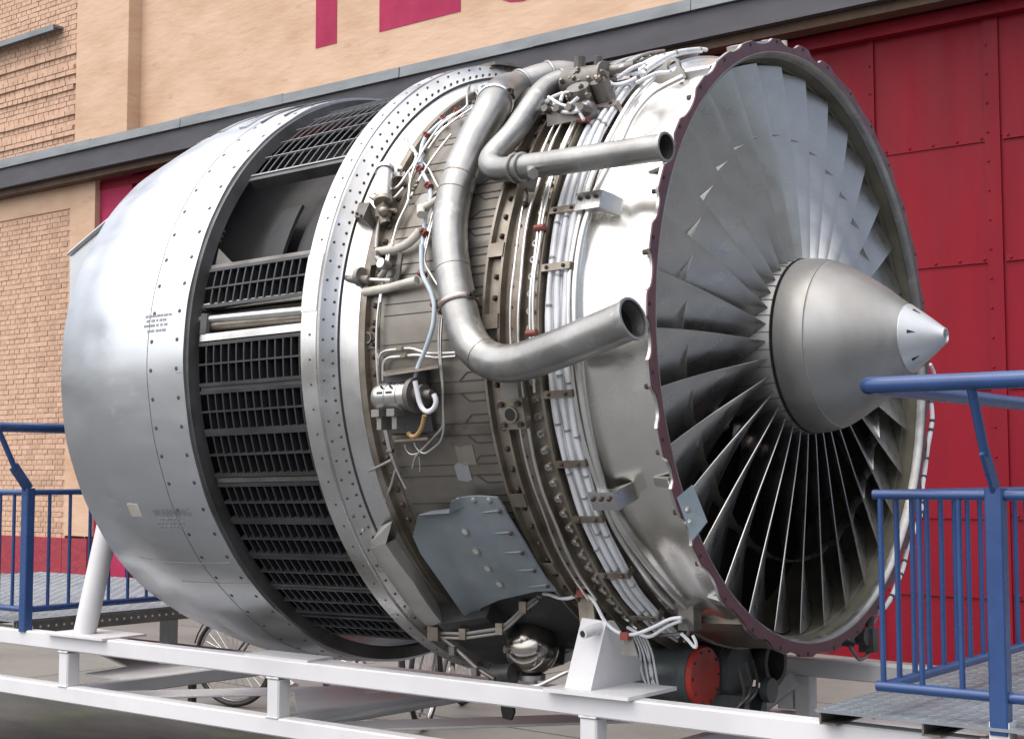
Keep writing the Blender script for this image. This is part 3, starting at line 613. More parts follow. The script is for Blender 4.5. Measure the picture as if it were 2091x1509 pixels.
MB().lathe([(-1.2215, 1.194), (-1.2195, 1.194), (-1.2195, 1.184)], n=160).build('ring_gap', 'ink', ring)
# ring top end plate seen against the canopy
MB().lathe([(-1.36, 1.25), (-1.36, 1.262), (-1.24, 1.262), (-1.24, 1.25)], -14, 12, 20, closed=True).build('top_plate', 'flange', eng)
# --- fan case
case = MB().lathe([(-1.15, 1.138), (-1.149, 1.158), (-1.125, 1.158), (-1.123, 1.134), (-1.08, 1.132), (-0.62, 1.12), (-0.585, 1.12)], n=160).build('fan_case', 'case', eng, ang=25)
cflange = MB().lathe([(-1.1495, 1.12), (-1.1495, 1.160), (-1.1235, 1.160), (-1.1205, 1.136), (-1.078, 1.1345), (-1.077, 1.125)], n=160).build('rear_flange', 'flange', eng, ang=25)
m = MB()
for k in range(56): th = 8+k*3.0; m.dome(E(-1.099, th, 1.136), radial(E(0, th, 1)), 0.011, 0.012, 6)
m.build('bolt_row', 'rust', cflange, kind='stuff')
chan = MB().lathe([(-0.61, 1.11), (-0.61, 1.148), (-0.600, 1.148), (-0.596, 1.128), (-0.552, 1.126), (-0.548, 1.146), (-0.538, 1.146), (-0.536, 1.118), (-0.50, 1.116), (-0.478, 1.116), (-0.475, 1.136), (-0.465, 1.136), (-0.463, 1.112), (-0.40, 1.11), (-0.398, 1.135), (-0.388, 1.135), (-0.386, 1.085), (-0.27, 1.082)], n=180).build('front_flange', 'flange', eng, ang=25)
m = MB()
for k in range(44): th = 12+k*3.6; m.dome(E(-0.572, th, 1.128), radial(E(0, th, 1)), 0.010, 0.012, 6); m.dome(E(-0.515, th+1.7, 1.117), radial(E(0, th+1.7, 1)), 0.007, 0.008, 6)
m.build('bolt_row', 'rust', chan, kind='stuff')
first = None
for k in range(46):                                        # studs with nuts, standing proud
    th = 20+k*2.9
    if first is None: first = MB().cyl(E(-0.437, 0, 1.10), E(-0.437, 0, 1.122), 0.012, n=8).cyl(E(-0.437, 0, 1.121), E(-0.412, 0, 1.133), 0.0065, n=8).build('stud', 'tube', chan)
    o = first if k == 0 else inst(first); o.rotation_euler = (R_(th), 0, 0)
# webs between the flanges
for th in (46, 62, 76, 88, 118, 132): MB().lathe([(-0.606, 1.147), (-0.606, 1.1505), (-0.543, 1.1505), (-0.543, 1.147)], th-1.2, th+1.2, 2, closed=True).build('flange_web', 'flange', chan, ang=0)
# scribed lines with hooked ends on the case
m = MB()
def strip(m, pts, w=0.0026, r=1.1295):
    P = [Vector(p) for p in pts]
    for a, c in zip(P[:-1], P[1:]):
        d = Vector((c.x-a.x, (c.y-a.y), 0)); L = d.length or 1; nx_, nt_ = -d.y/L*w/2, d.x/L*w/2
        n = max(1, int(L/0.03)); rows_ = []
        for i in range(n+1):
            x = a.x+d.x*i/n; t = a.y+d.y*i/n; rr = 1.1335-(x+1.08)*0.0265+0.0006
            k_ = 180/math.pi/1.13
            rows_.append([E(x+nx_, (t+nt_)*k_, rr), E(x-nx_, (t-nt_)*k_, rr)])
        m.patch(rows_, 0.003, radial)
for k in range(14):
    t0 = R_(48+k*7.2)*1.13
    for sg in (-1, 1):
        t = t0+sg*0.020
        strip(m, [(-1.06, t, 0), (-0.735, t, 0)])
        strip(m, [(-0.735, t, 0), (-0.70, t+sg*0.028, 0), (-0.628, t+sg*0.028, 0), (-0.632, t, 0), (-0.735, t, 0)], 0.0046)
m.build('scribe_mark', 'mark', case, ang=0, kind='stuff')
for q, w_ in (((-0.7589, 110.1469, 1.1280), 0.075), ((-0.7890, 113.2454, 1.1280), 0.06)):
    MB().patch([[E(q[0]+i*w_/2, q[1]+j*1.6+random.uniform(-.4, .4), 1.1335-(q[0]+i*w_/2+1.08)*0.0265+0.0012) for i in (-1, -.4, .3, 1)] for j in (-1, 0, 1)], 0.003, radial).build('torn_decal', 'flange' if w_ > 0.07 else 'inkp', case, ang=0)
# --- polished front section and intake flange
fx2 = lambda x, r, th: (x, r+0.0012*math.sin(th*0.35+1)*math.exp(-((x+0.12)/0.08)**2))
front = MB().lathe([(-0.272, 1.06), (-0.272, 1.092), (-0.262, 1.096), (-0.255, 1.086), (-0.235, 1.078), (-0.20, 1.073), (-0.16, 1.071), (-0.12, 1.073), (-0.085, 1.079), (-0.06, 1.077), (-0.03, 1.070), (-0.0125, 1.068)], n=220, fx=fx2).build('polished_case', 'polish', eng, ang=30)
# scalloped flange
NL = 33
DP = [random.uniform(0.009, 0.03) for _ in range(33)]; WD = [random.uniform(0.42, 0.72) for _ in range(33)]
def flange(xa, xb, ri, name, material, off=0.0):
    n = NL*16; v = []; 
    for i in range(n):
        th = 360*i/n; ph = (i % 16)/16.0
        q = abs(ph-0.5)*2                                # 0 mid valley .. 1 at lobe
        ro = 1.108 - off if q > WD[i//16] else 1.108-off-DP[i//16]*max(0, 1-(q/WD[i//16])**2)**0.55
        v.append((th, ro))
    m = MB(); vs = []; fs = []
    for th, ro in v: vs += [E(xa, th, ri), E(xa, th, ro), E(xb, th, ro), E(xb, th, ri)]
    for i in range(n):
        j = (i+1) % n
        for q in range(4): w = (q+1) % 4; fs.append((i*4+q, i*4+w, j*4+w, j*4+q))
    m.add(vs, fs); return m.build(name, material, eng, ang=20)
flange(-0.014, -0.0035, 1.060, 'flange_back', 'brush')
fl = flange(-0.003, 0.001, 1.062, 'intake_flange', 'burg', 0.0012)
m = MB()
for k in range(NL): th = 360*k/NL; m.cyl(E(0.0008, th, 1.096), E(0.0025, th, 1.096), 0.0065, n=8)
m.build('bolt_hole', 'black', fl, kind='stuff')
m = MB()
for k in range(NL): th = 360*k/NL+2.2; m.cyl(E(-0.035, th, 1.088), E(-0.012, th, 1.088), 0.009, n=6)
m.build('bolt_row', 'rust', fl, kind='stuff')
# inner barrel of the intake
MB().lathe([(0.0005, 1.0625), (0.0020, 1.059), (-0.004, 1.052), (-0.018, 1.047), (-0.03, 1.045)], n=160).build('lip_ring', 'duct', eng, ang=30)
MB().lathe([(-0.03, 1.045), (-0.034, 1.048), (-0.085, 1.047), (-0.088, 1.040), (-0.20, 1.037), (-0.42, 1.034)], n=160).build('fan_liner', 'liner', eng, ang=25)
MB().lathe([(-0.42, 1.04), (-0.42, 0.30), (-0.40, 0.30)], n=64).build('dark_back_disc', 'black', eng)  # black disc added to close the fan; interior darkness is its colour
for th, dt in ((283, 4.5), (255, 0.0)):
    if dt: MB().lathe([(-0.09, 1.03), (-0.09, 1.0345), (-0.19, 1.0335), (-0.19, 1.029)], th-dt, th+dt, 8, closed=True).build('liner_patch', 'cream', eng)
# --- fan
NB = 33
def blade_mesh():
    m = MB(); ns, nc = 15, 11; R0, R1 = 0.315, 1.030
    def station(r):
        u_ = (r-R0)/(R1-R0)
        g = R_(23+50*u_**0.55); ch = 0.22+0.11*u_
        xle = -0.018-0.042*u_**1.3; th0 = -0.6*math.sin(math.pi*u_); tk = 0.012-0.008*u_; cam_ = 0.035*(1-u_)-0.004
        return g, ch, xle, th0, tk, cam_
    secs = []
    for i in range(ns+1):
        r = R0+(R1-R0)*i/ns; g, ch, xle, th0, tk, cm = station(r); lo = []; up = []
        for k in range(nc+1):
            s = 0.5-0.5*math.cos(math.pi*k/nc); cl = 4*cm*s*(1-s)*ch; t = tk*(1.5*math.sqrt(max(s, 0))*(1-s)+0.06)*0.62+0.0011
            for lst, sg in ((lo, -1), (up, 1)):
                off = cl+sg*t
                ax = s*ch*math.cos(g)+off*math.sin(g)*-1; tg = s*ch*math.sin(g)+off*math.cos(g)
                lst.append((xle-ax, th0+math.degrees(tg/r), r))
        secs.append([E(*p) for p in up] + [E(*p) for p in lo[::-1]])
    m.rings(secs)
    # mid span shroud wings
    r = 0.775; g, ch, xle, th0, tk, cm = station(r); hp_ = 360/NB/2
    rowsA = []
    for r_ in (r+0.007, r-0.007):
        pass
    def pt(s, d, rr):
        cl = 4*cm*s*(1-s)*ch; ax = s*ch*math.cos(g)-cl*math.sin(g); tg = s*ch*math.sin(g)+cl*math.cos(g)
        return E(xle-ax, th0+math.degrees(tg/r)+d, rr)
    for sg in (-1, 1):
        ring_ = []
        for d, s0, s1, hh in ((0, 0.10, 0.60, 0.008), (sg*hp_*0.5, 0.20, 0.52, 0.004), (sg*hp_*0.985, 0.24, 0.48, 0.0035)):
            ring_.append([pt(s0, d, r), pt((s0+s1)/2, d, r+hh), pt(s1, d, r), pt((s0+s1)/2, d, r-hh)])
        m.rings(ring_)
    return m
fan = MB().lathe([(-0.004, 0.29), (-0.004, 0.312), (-0.016, 0.318), (-0.24, 0.345), (-0.24, 0.29)], n=99).build('fan_hub', 'spin', eng, ang=30)
m = MB()
for k in range(NB):
    th = 3.5+360*k/NB+5.2; m.lathe([(-0.006, 0.310), (-0.006, 0.3165), (-0.016, 0.3195), (-0.20, 0.342), (-0.20, 0.33)], th-0.2, th+0.2, 1, closed=True)
m.build('platform_gap', 'ink', fan, ang=0)
b0 = None
for k in range(NB):
    if b0 is None: b0 = blade_mesh().build('fan_blade', 'blade', fan, ang=32); o = b0
    else: o = inst(b0)
    o.rotation_euler = (R_(3.3+360*k/NB), 0, 0)
# spinner
spin = MB().lathe([(-0.002, 0.28), (0.0, 0.311), (0.006, 0.316), (0.045, 0.314), (0.09, 0.305), (0.1085, 0.2985), (0.110, 0.2955), (0.1125, 0.2955), (0.114, 0.296), (0.16, 0.272), (0.22, 0.236), (0.29, 0.186), (0.345, 0.142), (0.372, 0.1185)], n=120).build('spinner', 'spin', eng, ang=20)
MB().lathe([(-0.0025, 0.30), (-0.0025, 0.3185), (-0.006, 0.3185)], n=90).build('spinner_gap', 'black', spin)
MB().lathe([(0.1095, 0.2945), (0.1112, 0.2968), (0.1135, 0.2945)], n=90).build('spinner_seam', 'cream', spin)
tip = MB().lathe([(0.372, 0.112), (0.373, 0.1195), (0.378, 0.1195), (0.42, 0.088), (0.46, 0.057), (0.492, 0.031), (0.499, 0.027), (0.500, 0.022), (0.492, 0.019), (0.46, 0.019)], n=72).build('spinner_tip', 'tip', spin, ang=25)
MB().lathe([(0.480, 0.0), (0.480, 0.0192)], n=24).build('tip_bore', 'black', tip)
for k in range(6):
    th = 22+60*k; m = MB()
    a = [E(0.402, th-3.4, 0.1035), E(0.402, th+3.4, 0.1035), E(0.425, th, 0.086)]; a2 = [E(0.398, th-3, 0.085), E(0.398, th+3, 0.085), E(0.418, th, 0.08)]
    m.add(a+a2, [(0, 1, 2), (5, 4, 3), (0, 3, 4, 1), (1, 4, 5, 2), (2, 5, 3, 0)]).build('tip_vent', 'black', tip, ang=0)

# ------------------------------------------------------------------ ducts on the side of the case
def open_pipe(path, r, name, material, n=24, end=True, **k):
    o = MB().tube(path, r, n, cap=False).build(name, material, eng, ang=40, **k)
    if end:
        d = (path[-1]-path[-3]).normalized(); e_ = path[-1]
        lip = []
        a = d.orthogonal().normalized(); b_ = d.cross(a)
        ringp = lambda c, rr: [c+(a*math.cos(2*math.pi*q/n)+b_*math.sin(2*math.pi*q/n))*rr for q in range(n)]
        MB().rings([ringp(e_-d*0.03, r), ringp(e_-d*0.012, r+0.001), ringp(e_-d*0.010, r+0.005), ringp(e_, r+0.005), ringp(e_, r-0.003), ringp(e_-d*0.05, r-0.006)], cap=False).build('pipe_lip', material, o)
        MB().rings([ringp(e_-d*0.004, r-0.0035), ringp(e_-d*0.2, r-0.005), ringp(e_-d*0.2, 0.001)], cap=False).build('pipe_bore', 'dark', o)
    return o
def band(path, i, r, w, name, material, parent, lug=True, n=24, h=0.006):
    p = path[i]; d = (path[min(i+2, len(path)-1)]-path[max(i-2, 0)]).normalized(); a = d.orthogonal().normalized(); b_ = d.cross(a)
    rp = lambda c, rr: [c+(a*math.cos(2*math.pi*q/n)+b_*math.sin(2*math.pi*q/n))*rr for q in range(n)]
    m = MB().rings([rp(p-d*w/2, r-0.002), rp(p-d*w/2, r+h*0.6), rp(p-d*w*0.25, r+h), rp(p+d*w*0.25, r+h), rp(p+d*w/2, r+h*0.6), rp(p+d*w/2, r-0.002)], cap=False)
    return m.build(name, material, parent)
def near(path, q):
    q = E(*q); return min(range(len(path)), key=lambda i: (path[i]-q).length)
D1 = dens([(-0.8480, 2.7860, 1.0287), (-0.8493, 7.9046, 1.0907), (-0.8516, 14.2642, 1.1364), (-0.9085, 19.3815, 1.1451), (-0.9834, 24.6054, 1.1288), (-0.7520, 47.5310, 1.2200), (-0.7733, 55.8021, 1.2000), (-0.7794, 64.2343, 1.1900), (-0.7672, 71.1595, 1.1850), (-0.7255, 78.2649, 1.1850), (-0.6745, 85.0110, 1.1900), (-0.6371, 90.6179, 1.2000), (-0.5535, 94.2777, 1.2200), (-0.4238, 95.5560, 1.2500), (-0.2777, 94.3821, 1.2650), (-0.1051, 92.5381, 1.2750), (0.0654, 90.6448, 1.2850)], 0.02, 14)
duct = open_pipe(D1, 0.0605, 'bleed_duct', 'duct', label='large dented air duct curving down the side of the case')
for q, mt, h in (((-0.7718, 43.6906, 1.2250), 'tube', 0.007), ((-0.6722, 85.1778, 1.1900), 'heat', 0.008)):
    i = near(D1, q); cb = band(D1, i, 0.0605, 0.02, 'band_clamp', mt, duct, h=h)
    p = D1[i]; t = (D1[i+2]-D1[i-2]).normalized(); o_ = t.cross(radial(p)).normalized()
    for sg in (-1, 1):
        bolt = MB().cyl(p+o_*sg*0.068+radial(p)*-0.015, p+o_*sg*0.068+radial(p)*0.03, 0.007, n=8).box(p+o_*sg*0.07+radial(p)*0.012, (0.014, 0.014, 0.02)); bolt.build('clamp_bolt', 'rust', cb)
for q, h in (((-0.9672, 23.9606, 1.1327), 0.006), ((-0.8950, 18.3716, 1.1422), 0.006), ((-0.7839, 62.2116, 1.1900), 0.0015), ((-0.7779, 64.7322, 1.1900), 0.0015), ((-0.7177, 78.7196, 1.1850), 0.0012), ((-0.5529, 93.9122, 1.2200), 0.0015)):
    band(D1, near(D1, q), 0.0605, 0.012 if h > 0.004 else 0.004, 'weld_seam', 'duct' if h > 0.004 else 'flange', duct, h=h)
i0 = near(D1, (-0.8950, 18.3716, 1.1422))
MB().tube(D1[:i0], 0.0608, 24).build('heat_tinted_bend', 'heat', duct)
D2 = dens([(-0.5037, 37.6435, 1.1700), (-0.5499, 39.2638, 1.1900), (-0.5878, 42.0408, 1.2000), (-0.5843, 48.2649, 1.2000), (-0.5984, 54.8370, 1.2000), (-0.6416, 58.6474, 1.2050), (-0.6543, 60.7779, 1.2100), (-0.5833, 63.4118, 1.2200), (-0.4751, 64.2663, 1.2350), (-0.3310, 64.7383, 1.2400), (-0.0999, 65.3807, 1.2450), (0.1011, 65.9312, 1.2500)], 0.015, 9)
duct2 = open_pipe(D2, 0.041, 'supply_pipe', 'duct', label='slimmer straight pipe with an open flared end pointing forward')
for q, w, h in (((-0.4945, 64.0971, 1.2320), 0.012, 0.009), ((-0.4631, 64.2762, 1.2350), 0.012, 0.009), ((-0.5527, 39.3914, 1.1900), 0.012, 0.006)): band(D2, near(D2, q), 0.041, w, 'pipe_coupling', 'duct', duct2, h=h)
p = E(*(-0.4302, 66.5785, 1.2350)); MB().cyl(E(*(-0.4111, 65.4478, 1.2500)), E(*(-0.3408, 68.4479, 1.3100)), 0.014, n=12).cyl(E(*(-0.3453, 68.2825, 1.3050)), E(*(-0.3248, 69.0287, 1.3250)), 0.018, n=6).build('pressure_tap', 'duct', duct2)
MB().patch([[E(*(-0.5128, 64.8732, 1.2100)), E(*(-0.4223, 65.2469, 1.2100))], [E(*(-0.4979, 65.9382, 1.1700)), E(*(-0.4599, 66.2421, 1.1700))]], 0.02, radial).build('pipe_bracket', 'duct', duct2, ang=0)
MB().tube(dens([(-0.4809, 66.0738, 1.1700), (-0.4647, 67.4960, 1.1700), (-0.4743, 68.5016, 1.1600)], 0.01, 2), 0.004, 6).dome(E(*(-0.4818, 68.4338, 1.1500)), (0, -1, 0), 0.012, 0.015).build('hanging_chain', 'rust', duct2)

# ------------------------------------------------------------------ cable bundles and pipes round the front of the case
def arc(x, r, ta, tb_, wob=0.002, step=3.0, ph=0.0):
    n = max(1, int(abs(tb_-ta)/step)); return [(x+wob*math.sin(i*0.9+ph)+0.5*wob*math.sin(i*2.3+ph*2), ta+(tb_-ta)*i/n, r+wob*0.5*math.cos(i*1.3+ph)) for i in range(n+1)]
bund = None
for k in range(9):
    x = -0.372+0.0105*k; r = 1.115+(0.008 if k % 3 == 1 else 0); 
    MB().tube(dens(arc(x, r, 8+k*0.6, 157-abs(k-4), 0.0028, 2.4, k), 0.03, 1), 0.0058 if k % 3 else 0.0045, 7).build('sleeved_cable', 'cable', eng, ang=60)
for k in range(3):
    MB().tube(dens(arc(-0.356+0.032*k, 1.125, 10, 154, 0.0025, 2.0, 3+k), 0.03, 1), 0.0082, 8).build('sleeved_cable', 'cable', eng, ang=60)
m = MB()
for k in range(3):
    for j in range(15):
        th = 14+j*9.3+random.uniform(-3, 3); a_ = arc(-0.356+0.032*k, 1.125, th-0.18, th+0.18, 0, 0.36); m.tube([E(*q) for q in a_], 0.0104, 8)
m.build('cable_tie', 'inkp', eng, kind='stuff')
for th, mt in ((38, 'heat'), (47, 'heat'), (70, 'flange'), (80, 'flange'), (91.5, 'flange'), (100.5, 'flange'), (112, 'flange'), (122, 'flange'), (134, 'flange'), (146, 'flange'), (60, 'flange')):
    c = MB().lathe([(-0.385, 1.10), (-0.385, 1.138), (-0.275, 1.138), (-0.275, 1.10), (-0.278, 1.10), (-0.278, 1.134), (-0.382, 1.134), (-0.382, 1.10)], th-0.6, th+0.6, 2, closed=True).build('bundle_clamp', mt, eng, ang=0)
    MB().dome(E(-0.365, th, 1.138), radial(E(0, th, 1)), 0.007, 0.008).dome(E(-0.30, th, 1.138), radial(E(0, th, 1)), 0.007, 0.008).build('clamp_bolt', 'rust', c)
P1 = [(-0.0623, 42.2070, 1.1300), (-0.1631, 45.0360, 1.1250), (-0.1926, 51.1510, 1.1200), (-0.1903, 58.2066, 1.1200), (-0.2331, 67.3374, 1.1200), (-0.2532, 73.9307, 1.1200), (-0.2606, 81.4348, 1.1200), (-0.2576, 91.0123, 1.1200), (-0.2519, 100.4400, 1.1200), (-0.2470, 108.4752, 1.1200), (-0.2424, 115.2260, 1.1200), (-0.2397, 121.5451, 1.1200), (-0.2226, 127.8620, 1.1100), (-0.1939, 136.9892, 1.1000), (-0.1787, 145.3548, 1.0900)]
MB().tube(dens(P1, 0.02, 5), 0.0115, 12).build('fluid_pipe', 'tube', eng)
P2 = [(-0.2172, 38.1144, 1.1200), (-0.2375, 43.3670, 1.1200), (-0.2414, 51.7773, 1.1200), (-0.2516, 57.5482, 1.1200), (-0.2702, 67.5063, 1.1200), (-0.2765, 73.7750, 1.1200), (-0.2853, 81.3024, 1.1200), (-0.2800, 90.9248, 1.1200), (-0.2775, 99.5817, 1.1200), (-0.2729, 108.4332, 1.1200), (-0.2599, 115.6496, 1.1200), (-0.2597, 122.4956, 1.1200), (-0.2504, 132.8078, 1.1000), (-0.2333, 145.9173, 1.0900)]
MB().tube(dens(P2, 0.02, 5), 0.009, 10).build('fluid_pipe', 'tube', eng)
for ang_, xx, rr, ta, tb_ in ((0, -0.462, 0.0055, 14, 140), (1, -0.494, 0.0045, 14, 140), (2, -0.415, 0.005, 16, 100), (3, -0.403, 0.005, 16, 95)):
    MB().tube(dens(arc(xx, 1.145, ta, tb_, 0.003, 3, ang_), 0.03, 2), rr, 8).build('thin_line', 'tube', eng)
for q in ((-0.4043, 73.1714, 1.1500), (-0.4068, 90.5342, 1.1500), (-0.3655, 51.3259, 1.1500), (-0.3560, 43.0437, 1.1600), (-0.3825, 39.6227, 1.1500)):
    p = E(*q); o = MB().tube([E(q[0]-0.018, q[1], q[2]), E(q[0]+0.02, q[1], q[2])], 0.011, 8).build('rubber_clamp', 'redc', eng)
# brackets holding the two pipes
for q, s_ in (((-0.2080, 69.2507, 1.1250), 1), ((-0.2158, 118.4768, 1.1150), 1)):
    m = MB().lathe([(q[0]-0.075, 1.118), (q[0]-0.075, 1.143), (q[0]+0.02, 1.143), (q[0]+0.055, 1.075), (q[0]+0.055, 1.068), (q[0]+0.0, 1.118)], q[1]-1.6, q[1]+1.6, 3, closed=True)
    o = m.build('pipe_bracket', 'brush', eng, ang=0)
    mm = MB()
    for dx in (-0.06, -0.03, 0.0): mm.dome(E(q[0]+dx, q[1]-0.5, 1.143), radial(E(0, q[1], 1)), 0.008, 0.012)
    mm.build('bracket_bolt', 'rust', o)
# lug bracket at the top of the front case
LY = -0.45
lc = Vector([(-0.1830, -0.6300, 0.9269)][0])
ol = [Vector(v) for v in [(-0.3441, -0.6300, 0.9122), (-0.2876, -0.6300, 0.9214), (-0.2558, -0.6300, 0.9227), (-0.2201, -0.6300, 0.9363), (-0.2023, -0.6300, 0.9536), (-0.1827, -0.6300, 0.9549), (-0.1634, -0.6300, 0.9422), (-0.1521, -0.6300, 0.9197), (-0.1217, -0.6300, 0.8822), (-0.1353, -0.6300, 0.8710), (-0.1857, -0.6300, 0.8610), (-0.2328, -0.6300, 0.8535), (-0.2801, -0.6300, 0.8787)]]
hole = [lc+Vector((0.019*math.cos(2*math.pi*k/26), 0, 0.021*math.sin(2*math.pi*k/26))) for k in range(26)]
ext = []
for k in range(26):                                         # outline resampled by angle round the hole
    d = Vector((math.cos(2*math.pi*k/26), 0, math.sin(2*math.pi*k/26))); best = 0.03
    for i in range(len(ol)):
        a_, b_ = ol[i]-lc, ol[(i+1) % len(ol)]-lc; e_ = b_-a_; den = d.x*e_.z-d.z*e_.x
        if abs(den) < 1e-9: continue
        t_ = (a_.x*e_.z-a_.z*e_.x)/den; u_ = (a_.x*d.z-a_.z*d.x)/den
        if t_ > 0 and -1e-6 <= u_ <= 1+1e-6: best = max(best, t_)
    ext.append(lc+d*best)
vs = []
for k in range(26): vs += [hole[k], ext[k], ext[k]+Vector((0, 0.016, 0)), hole[k]+Vector((0, 0.016, 0))]
lo = MB().add(vs, [(k*4+a_, k*4+(a_+1) % 4, ((k+1) % 26)*4+(a_+1) % 4, ((k+1) % 26)*4+a_) for k in range(26) for a_ in range(4)]).build('lifting_lug', 'fair', eng, ang=30)
for v in [(-0.1527, -0.6330, 0.8784), (-0.1955, -0.6330, 0.8671), (-0.2348, -0.6330, 0.8601)]:
    MB().dome(v, (0, -1, 0.2), 0.007, 0.008).build('lug_bolt', 'rust', lo)
MB().lathe([(-0.26, 1.075), (-0.26, 1.098), (-0.02, 1.09), (-0.02, 1.07)], 33, 35, 3, closed=True).build('mount_rail', 'brush', lo, ang=0)
MB().lathe([(-0.09, 1.075), (-0.09, 1.105), (-0.01, 1.10), (-0.01, 1.07)], 12, 22, 8, closed=True).build('mount_rail', 'brush', lo, ang=0)
m = MB().cyl(E(-0.05, 10, 1.07), E(-0.05, 10, 1.112), 0.018).cyl(E(-0.03, 5, 1.07), E(-0.03, 5, 1.115), 0.014).cyl(E(-0.02, -2, 1.07), E(-0.06, -2, 1.09), 0.016)
m.build('top_fitting', 'cream', eng)
# valve cluster where the pipes come over the top
vx, vt, _v = (-0.3928, 43.1399, 1.1650)
vb = MB()
vb.cyl(E(vx-0.13, vt-3, 1.175), E(vx+0.03, vt-2, 1.175), 0.055, 0.05, 20).cyl(E(vx+0.03, vt-2, 1.175), E(vx+0.04, vt-2, 1.175), 0.06, n=20).cyl(E(vx-0.02, vt+3.5, 1.14), E(vx-0.01, vt+3, 1.215), 0.045, 0.04, n=16).cyl(E(vx+0.05, vt+1.5, 1.13), E(vx+0.05, vt+1, 1.20), 0.034, n=14).cyl(E(vx+0.04, vt-4, 1.18), E(vx+0.13, vt-4.5, 1.175), 0.022, n=12).box(E(vx-0.05, vt+5.5, 1.14), (0.16, 0.07, 0.06))
vb.cyl(E(vx-0.08, vt-4, 1.21), E(vx-0.07, vt-5, 1.25), 0.02, n=10).cyl(E(vx+0.00, vt-4, 1.21), E(vx+0.005, vt-4.6, 1.24), 0.016, n=10).sphere(E(vx+0.02, vt+6, 1.15), 0.04, 14, 10)
vo = vb.build('bleed_valve', 'valve', eng, label='dark valve body with ports and bolts at the top of the case')
m = MB()
for k in range(22):
    m.dome(E(vx-0.12+random.uniform(0, 0.2), vt+random.uniform(-3, 6), 1.195+random.uniform(0, 0.03)), Vector((random.uniform(-.3, .3), -1, random.uniform(0, .8))), 0.009, 0.016)
m.build('valve_bolt', 'flange', vo, kind='stuff')
m = MB()
for k in range(4): m.tube([E(vx-0.12+0.055*k, vt+5+k*0.6, 1.16), E(vx-0.12+0.055*k, vt+6.5+k*.6, 1.205)], 0.013, 10)
m.build('valve_port', 'galv', vo)
for pts in ([(-0.5295, 47.0100, 1.1900), (-0.4304, 49.3549, 1.1800), (-0.3635, 50.9984, 1.1800), (-0.3524, 49.1190, 1.1800)], [(-0.5334, 46.0976, 1.2000), (-0.4620, 48.6381, 1.1900), (-0.3846, 49.9693, 1.1800), (-0.3538, 52.0545, 1.1600)], [(-0.5692, 46.7361, 1.1800), (-0.5194, 46.4458, 1.2000), (-0.4757, 45.6849, 1.2000)], [(-0.5692, 46.7361, 1.1800), (-0.4426, 50.2203, 1.1800), (-0.3857, 50.9594, 1.1800), (-0.3558, 49.8444, 1.1800), (-0.3384, 49.4258, 1.1900)], [(-0.4603, 48.2468, 1.2000), (-0.4610, 46.6068, 1.2100), (-0.4284, 46.8130, 1.2100)], [(-0.4189, 50.4678, 1.2000), (-0.3979, 49.4913, 1.2000), (-0.3757, 49.1408, 1.2100)]):
    MB().tube(dens(pts, 0.01, 2), 0.0065, 8).build('looped_line', 'cable', eng)
for pts in ([(-0.3667, 40.3420, 1.1600), (-0.3173, 42.9169, 1.1600), (-0.2835, 42.1825, 1.1500), (-0.2472, 40.8413, 1.1500)], [(-0.4305, 39.2020, 1.1800), (-0.3282, 39.7337, 1.1700), (-0.2197, 39.6223, 1.1500)], [(-0.3229, 40.3079, 1.1600), (-0.2632, 39.8585, 1.1800), (-0.2319, 39.0730, 1.1800)], [(-0.3527, 39.8449, 1.1800), (-0.2940, 39.3121, 1.1900)], [(-0.2435, 41.7038, 1.1400), (-0.1722, 40.5734, 1.1500), (-0.1067, 41.5063, 1.1500)]):
    MB().tube(dens(pts, 0.01, 2), 0.0075, 8).build('looped_line', 'cable', eng)
# ------------------------------------------------------------------ lines, boxes and actuators on the side of the case
def line(pts, r, name='thin_line', material='tube', it=3, n=8): return MB().tube(dens(pts, 0.012, it), r, n).build(name, material, eng, ang=60)
zc1 = [(-1.1159, 46.6553, 1.1550), (-1.0789, 51.2869, 1.1550), (-1.0322, 56.3364, 1.1550), (-0.9932, 58.5477, 1.1550), (-0.9492, 60.9467, 1.1550), (-0.9169, 64.0684, 1.1550), (-0.9201, 67.2093, 1.1550), (-0.9073, 70.9656, 1.1550), (-0.8914, 75.7824, 1.1550), (-0.8834, 78.5951, 1.1550), (-0.8419, 80.9336, 1.1550), (-0.8041, 83.7627, 1.1550)]
line(zc1, 0.0075, 'wire_conduit', 'bcable')
top1 = [(-1.1465, 20.4896, 1.1650), (-1.1814, 20.4477, 1.1650), (-1.1758, 22.1501, 1.1650), (-0.9991, 34.3461, 1.1650)]
line(top1, 0.008, 'wire_conduit', 'bcable')
top2 = [(-0.9779, 38.5481, 1.1600), (-1.0376, 40.0368, 1.1600), (-1.0795, 42.0547, 1.1600), (-1.1045, 46.8248, 1.1600), (-1.0945, 49.3827, 1.1600), (-1.0441, 55.1811, 1.1600)]
line(top2, 0.008, 'wire_conduit', 'bcable')
for q in [(-1.0376, 40.0368, 1.1600), (-1.0841, 41.6859, 1.1600), (-1.1012, 46.9696, 1.1600), (-1.0245, 56.7791, 1.1600), (-0.9460, 61.2565, 1.1600), (-1.1465, 20.4896, 1.1600), (-0.9004, 71.0725, 1.1600)] + [(-0.8738, 78.7951, 1.1600), (-0.8021, 84.4915, 1.1600)]:
    MB().tube([E(q[0]-0.012, q[1]-0.4, q[2]), E(q[0]+0.012, q[1]+0.4, q[2])], 0.0135, 8).dome(E(q[0], q[1], q[2]+0.008), radial(E(0, q[1], 1)), 0.008, 0.012).build('rubber_clamp', 'redc', eng)
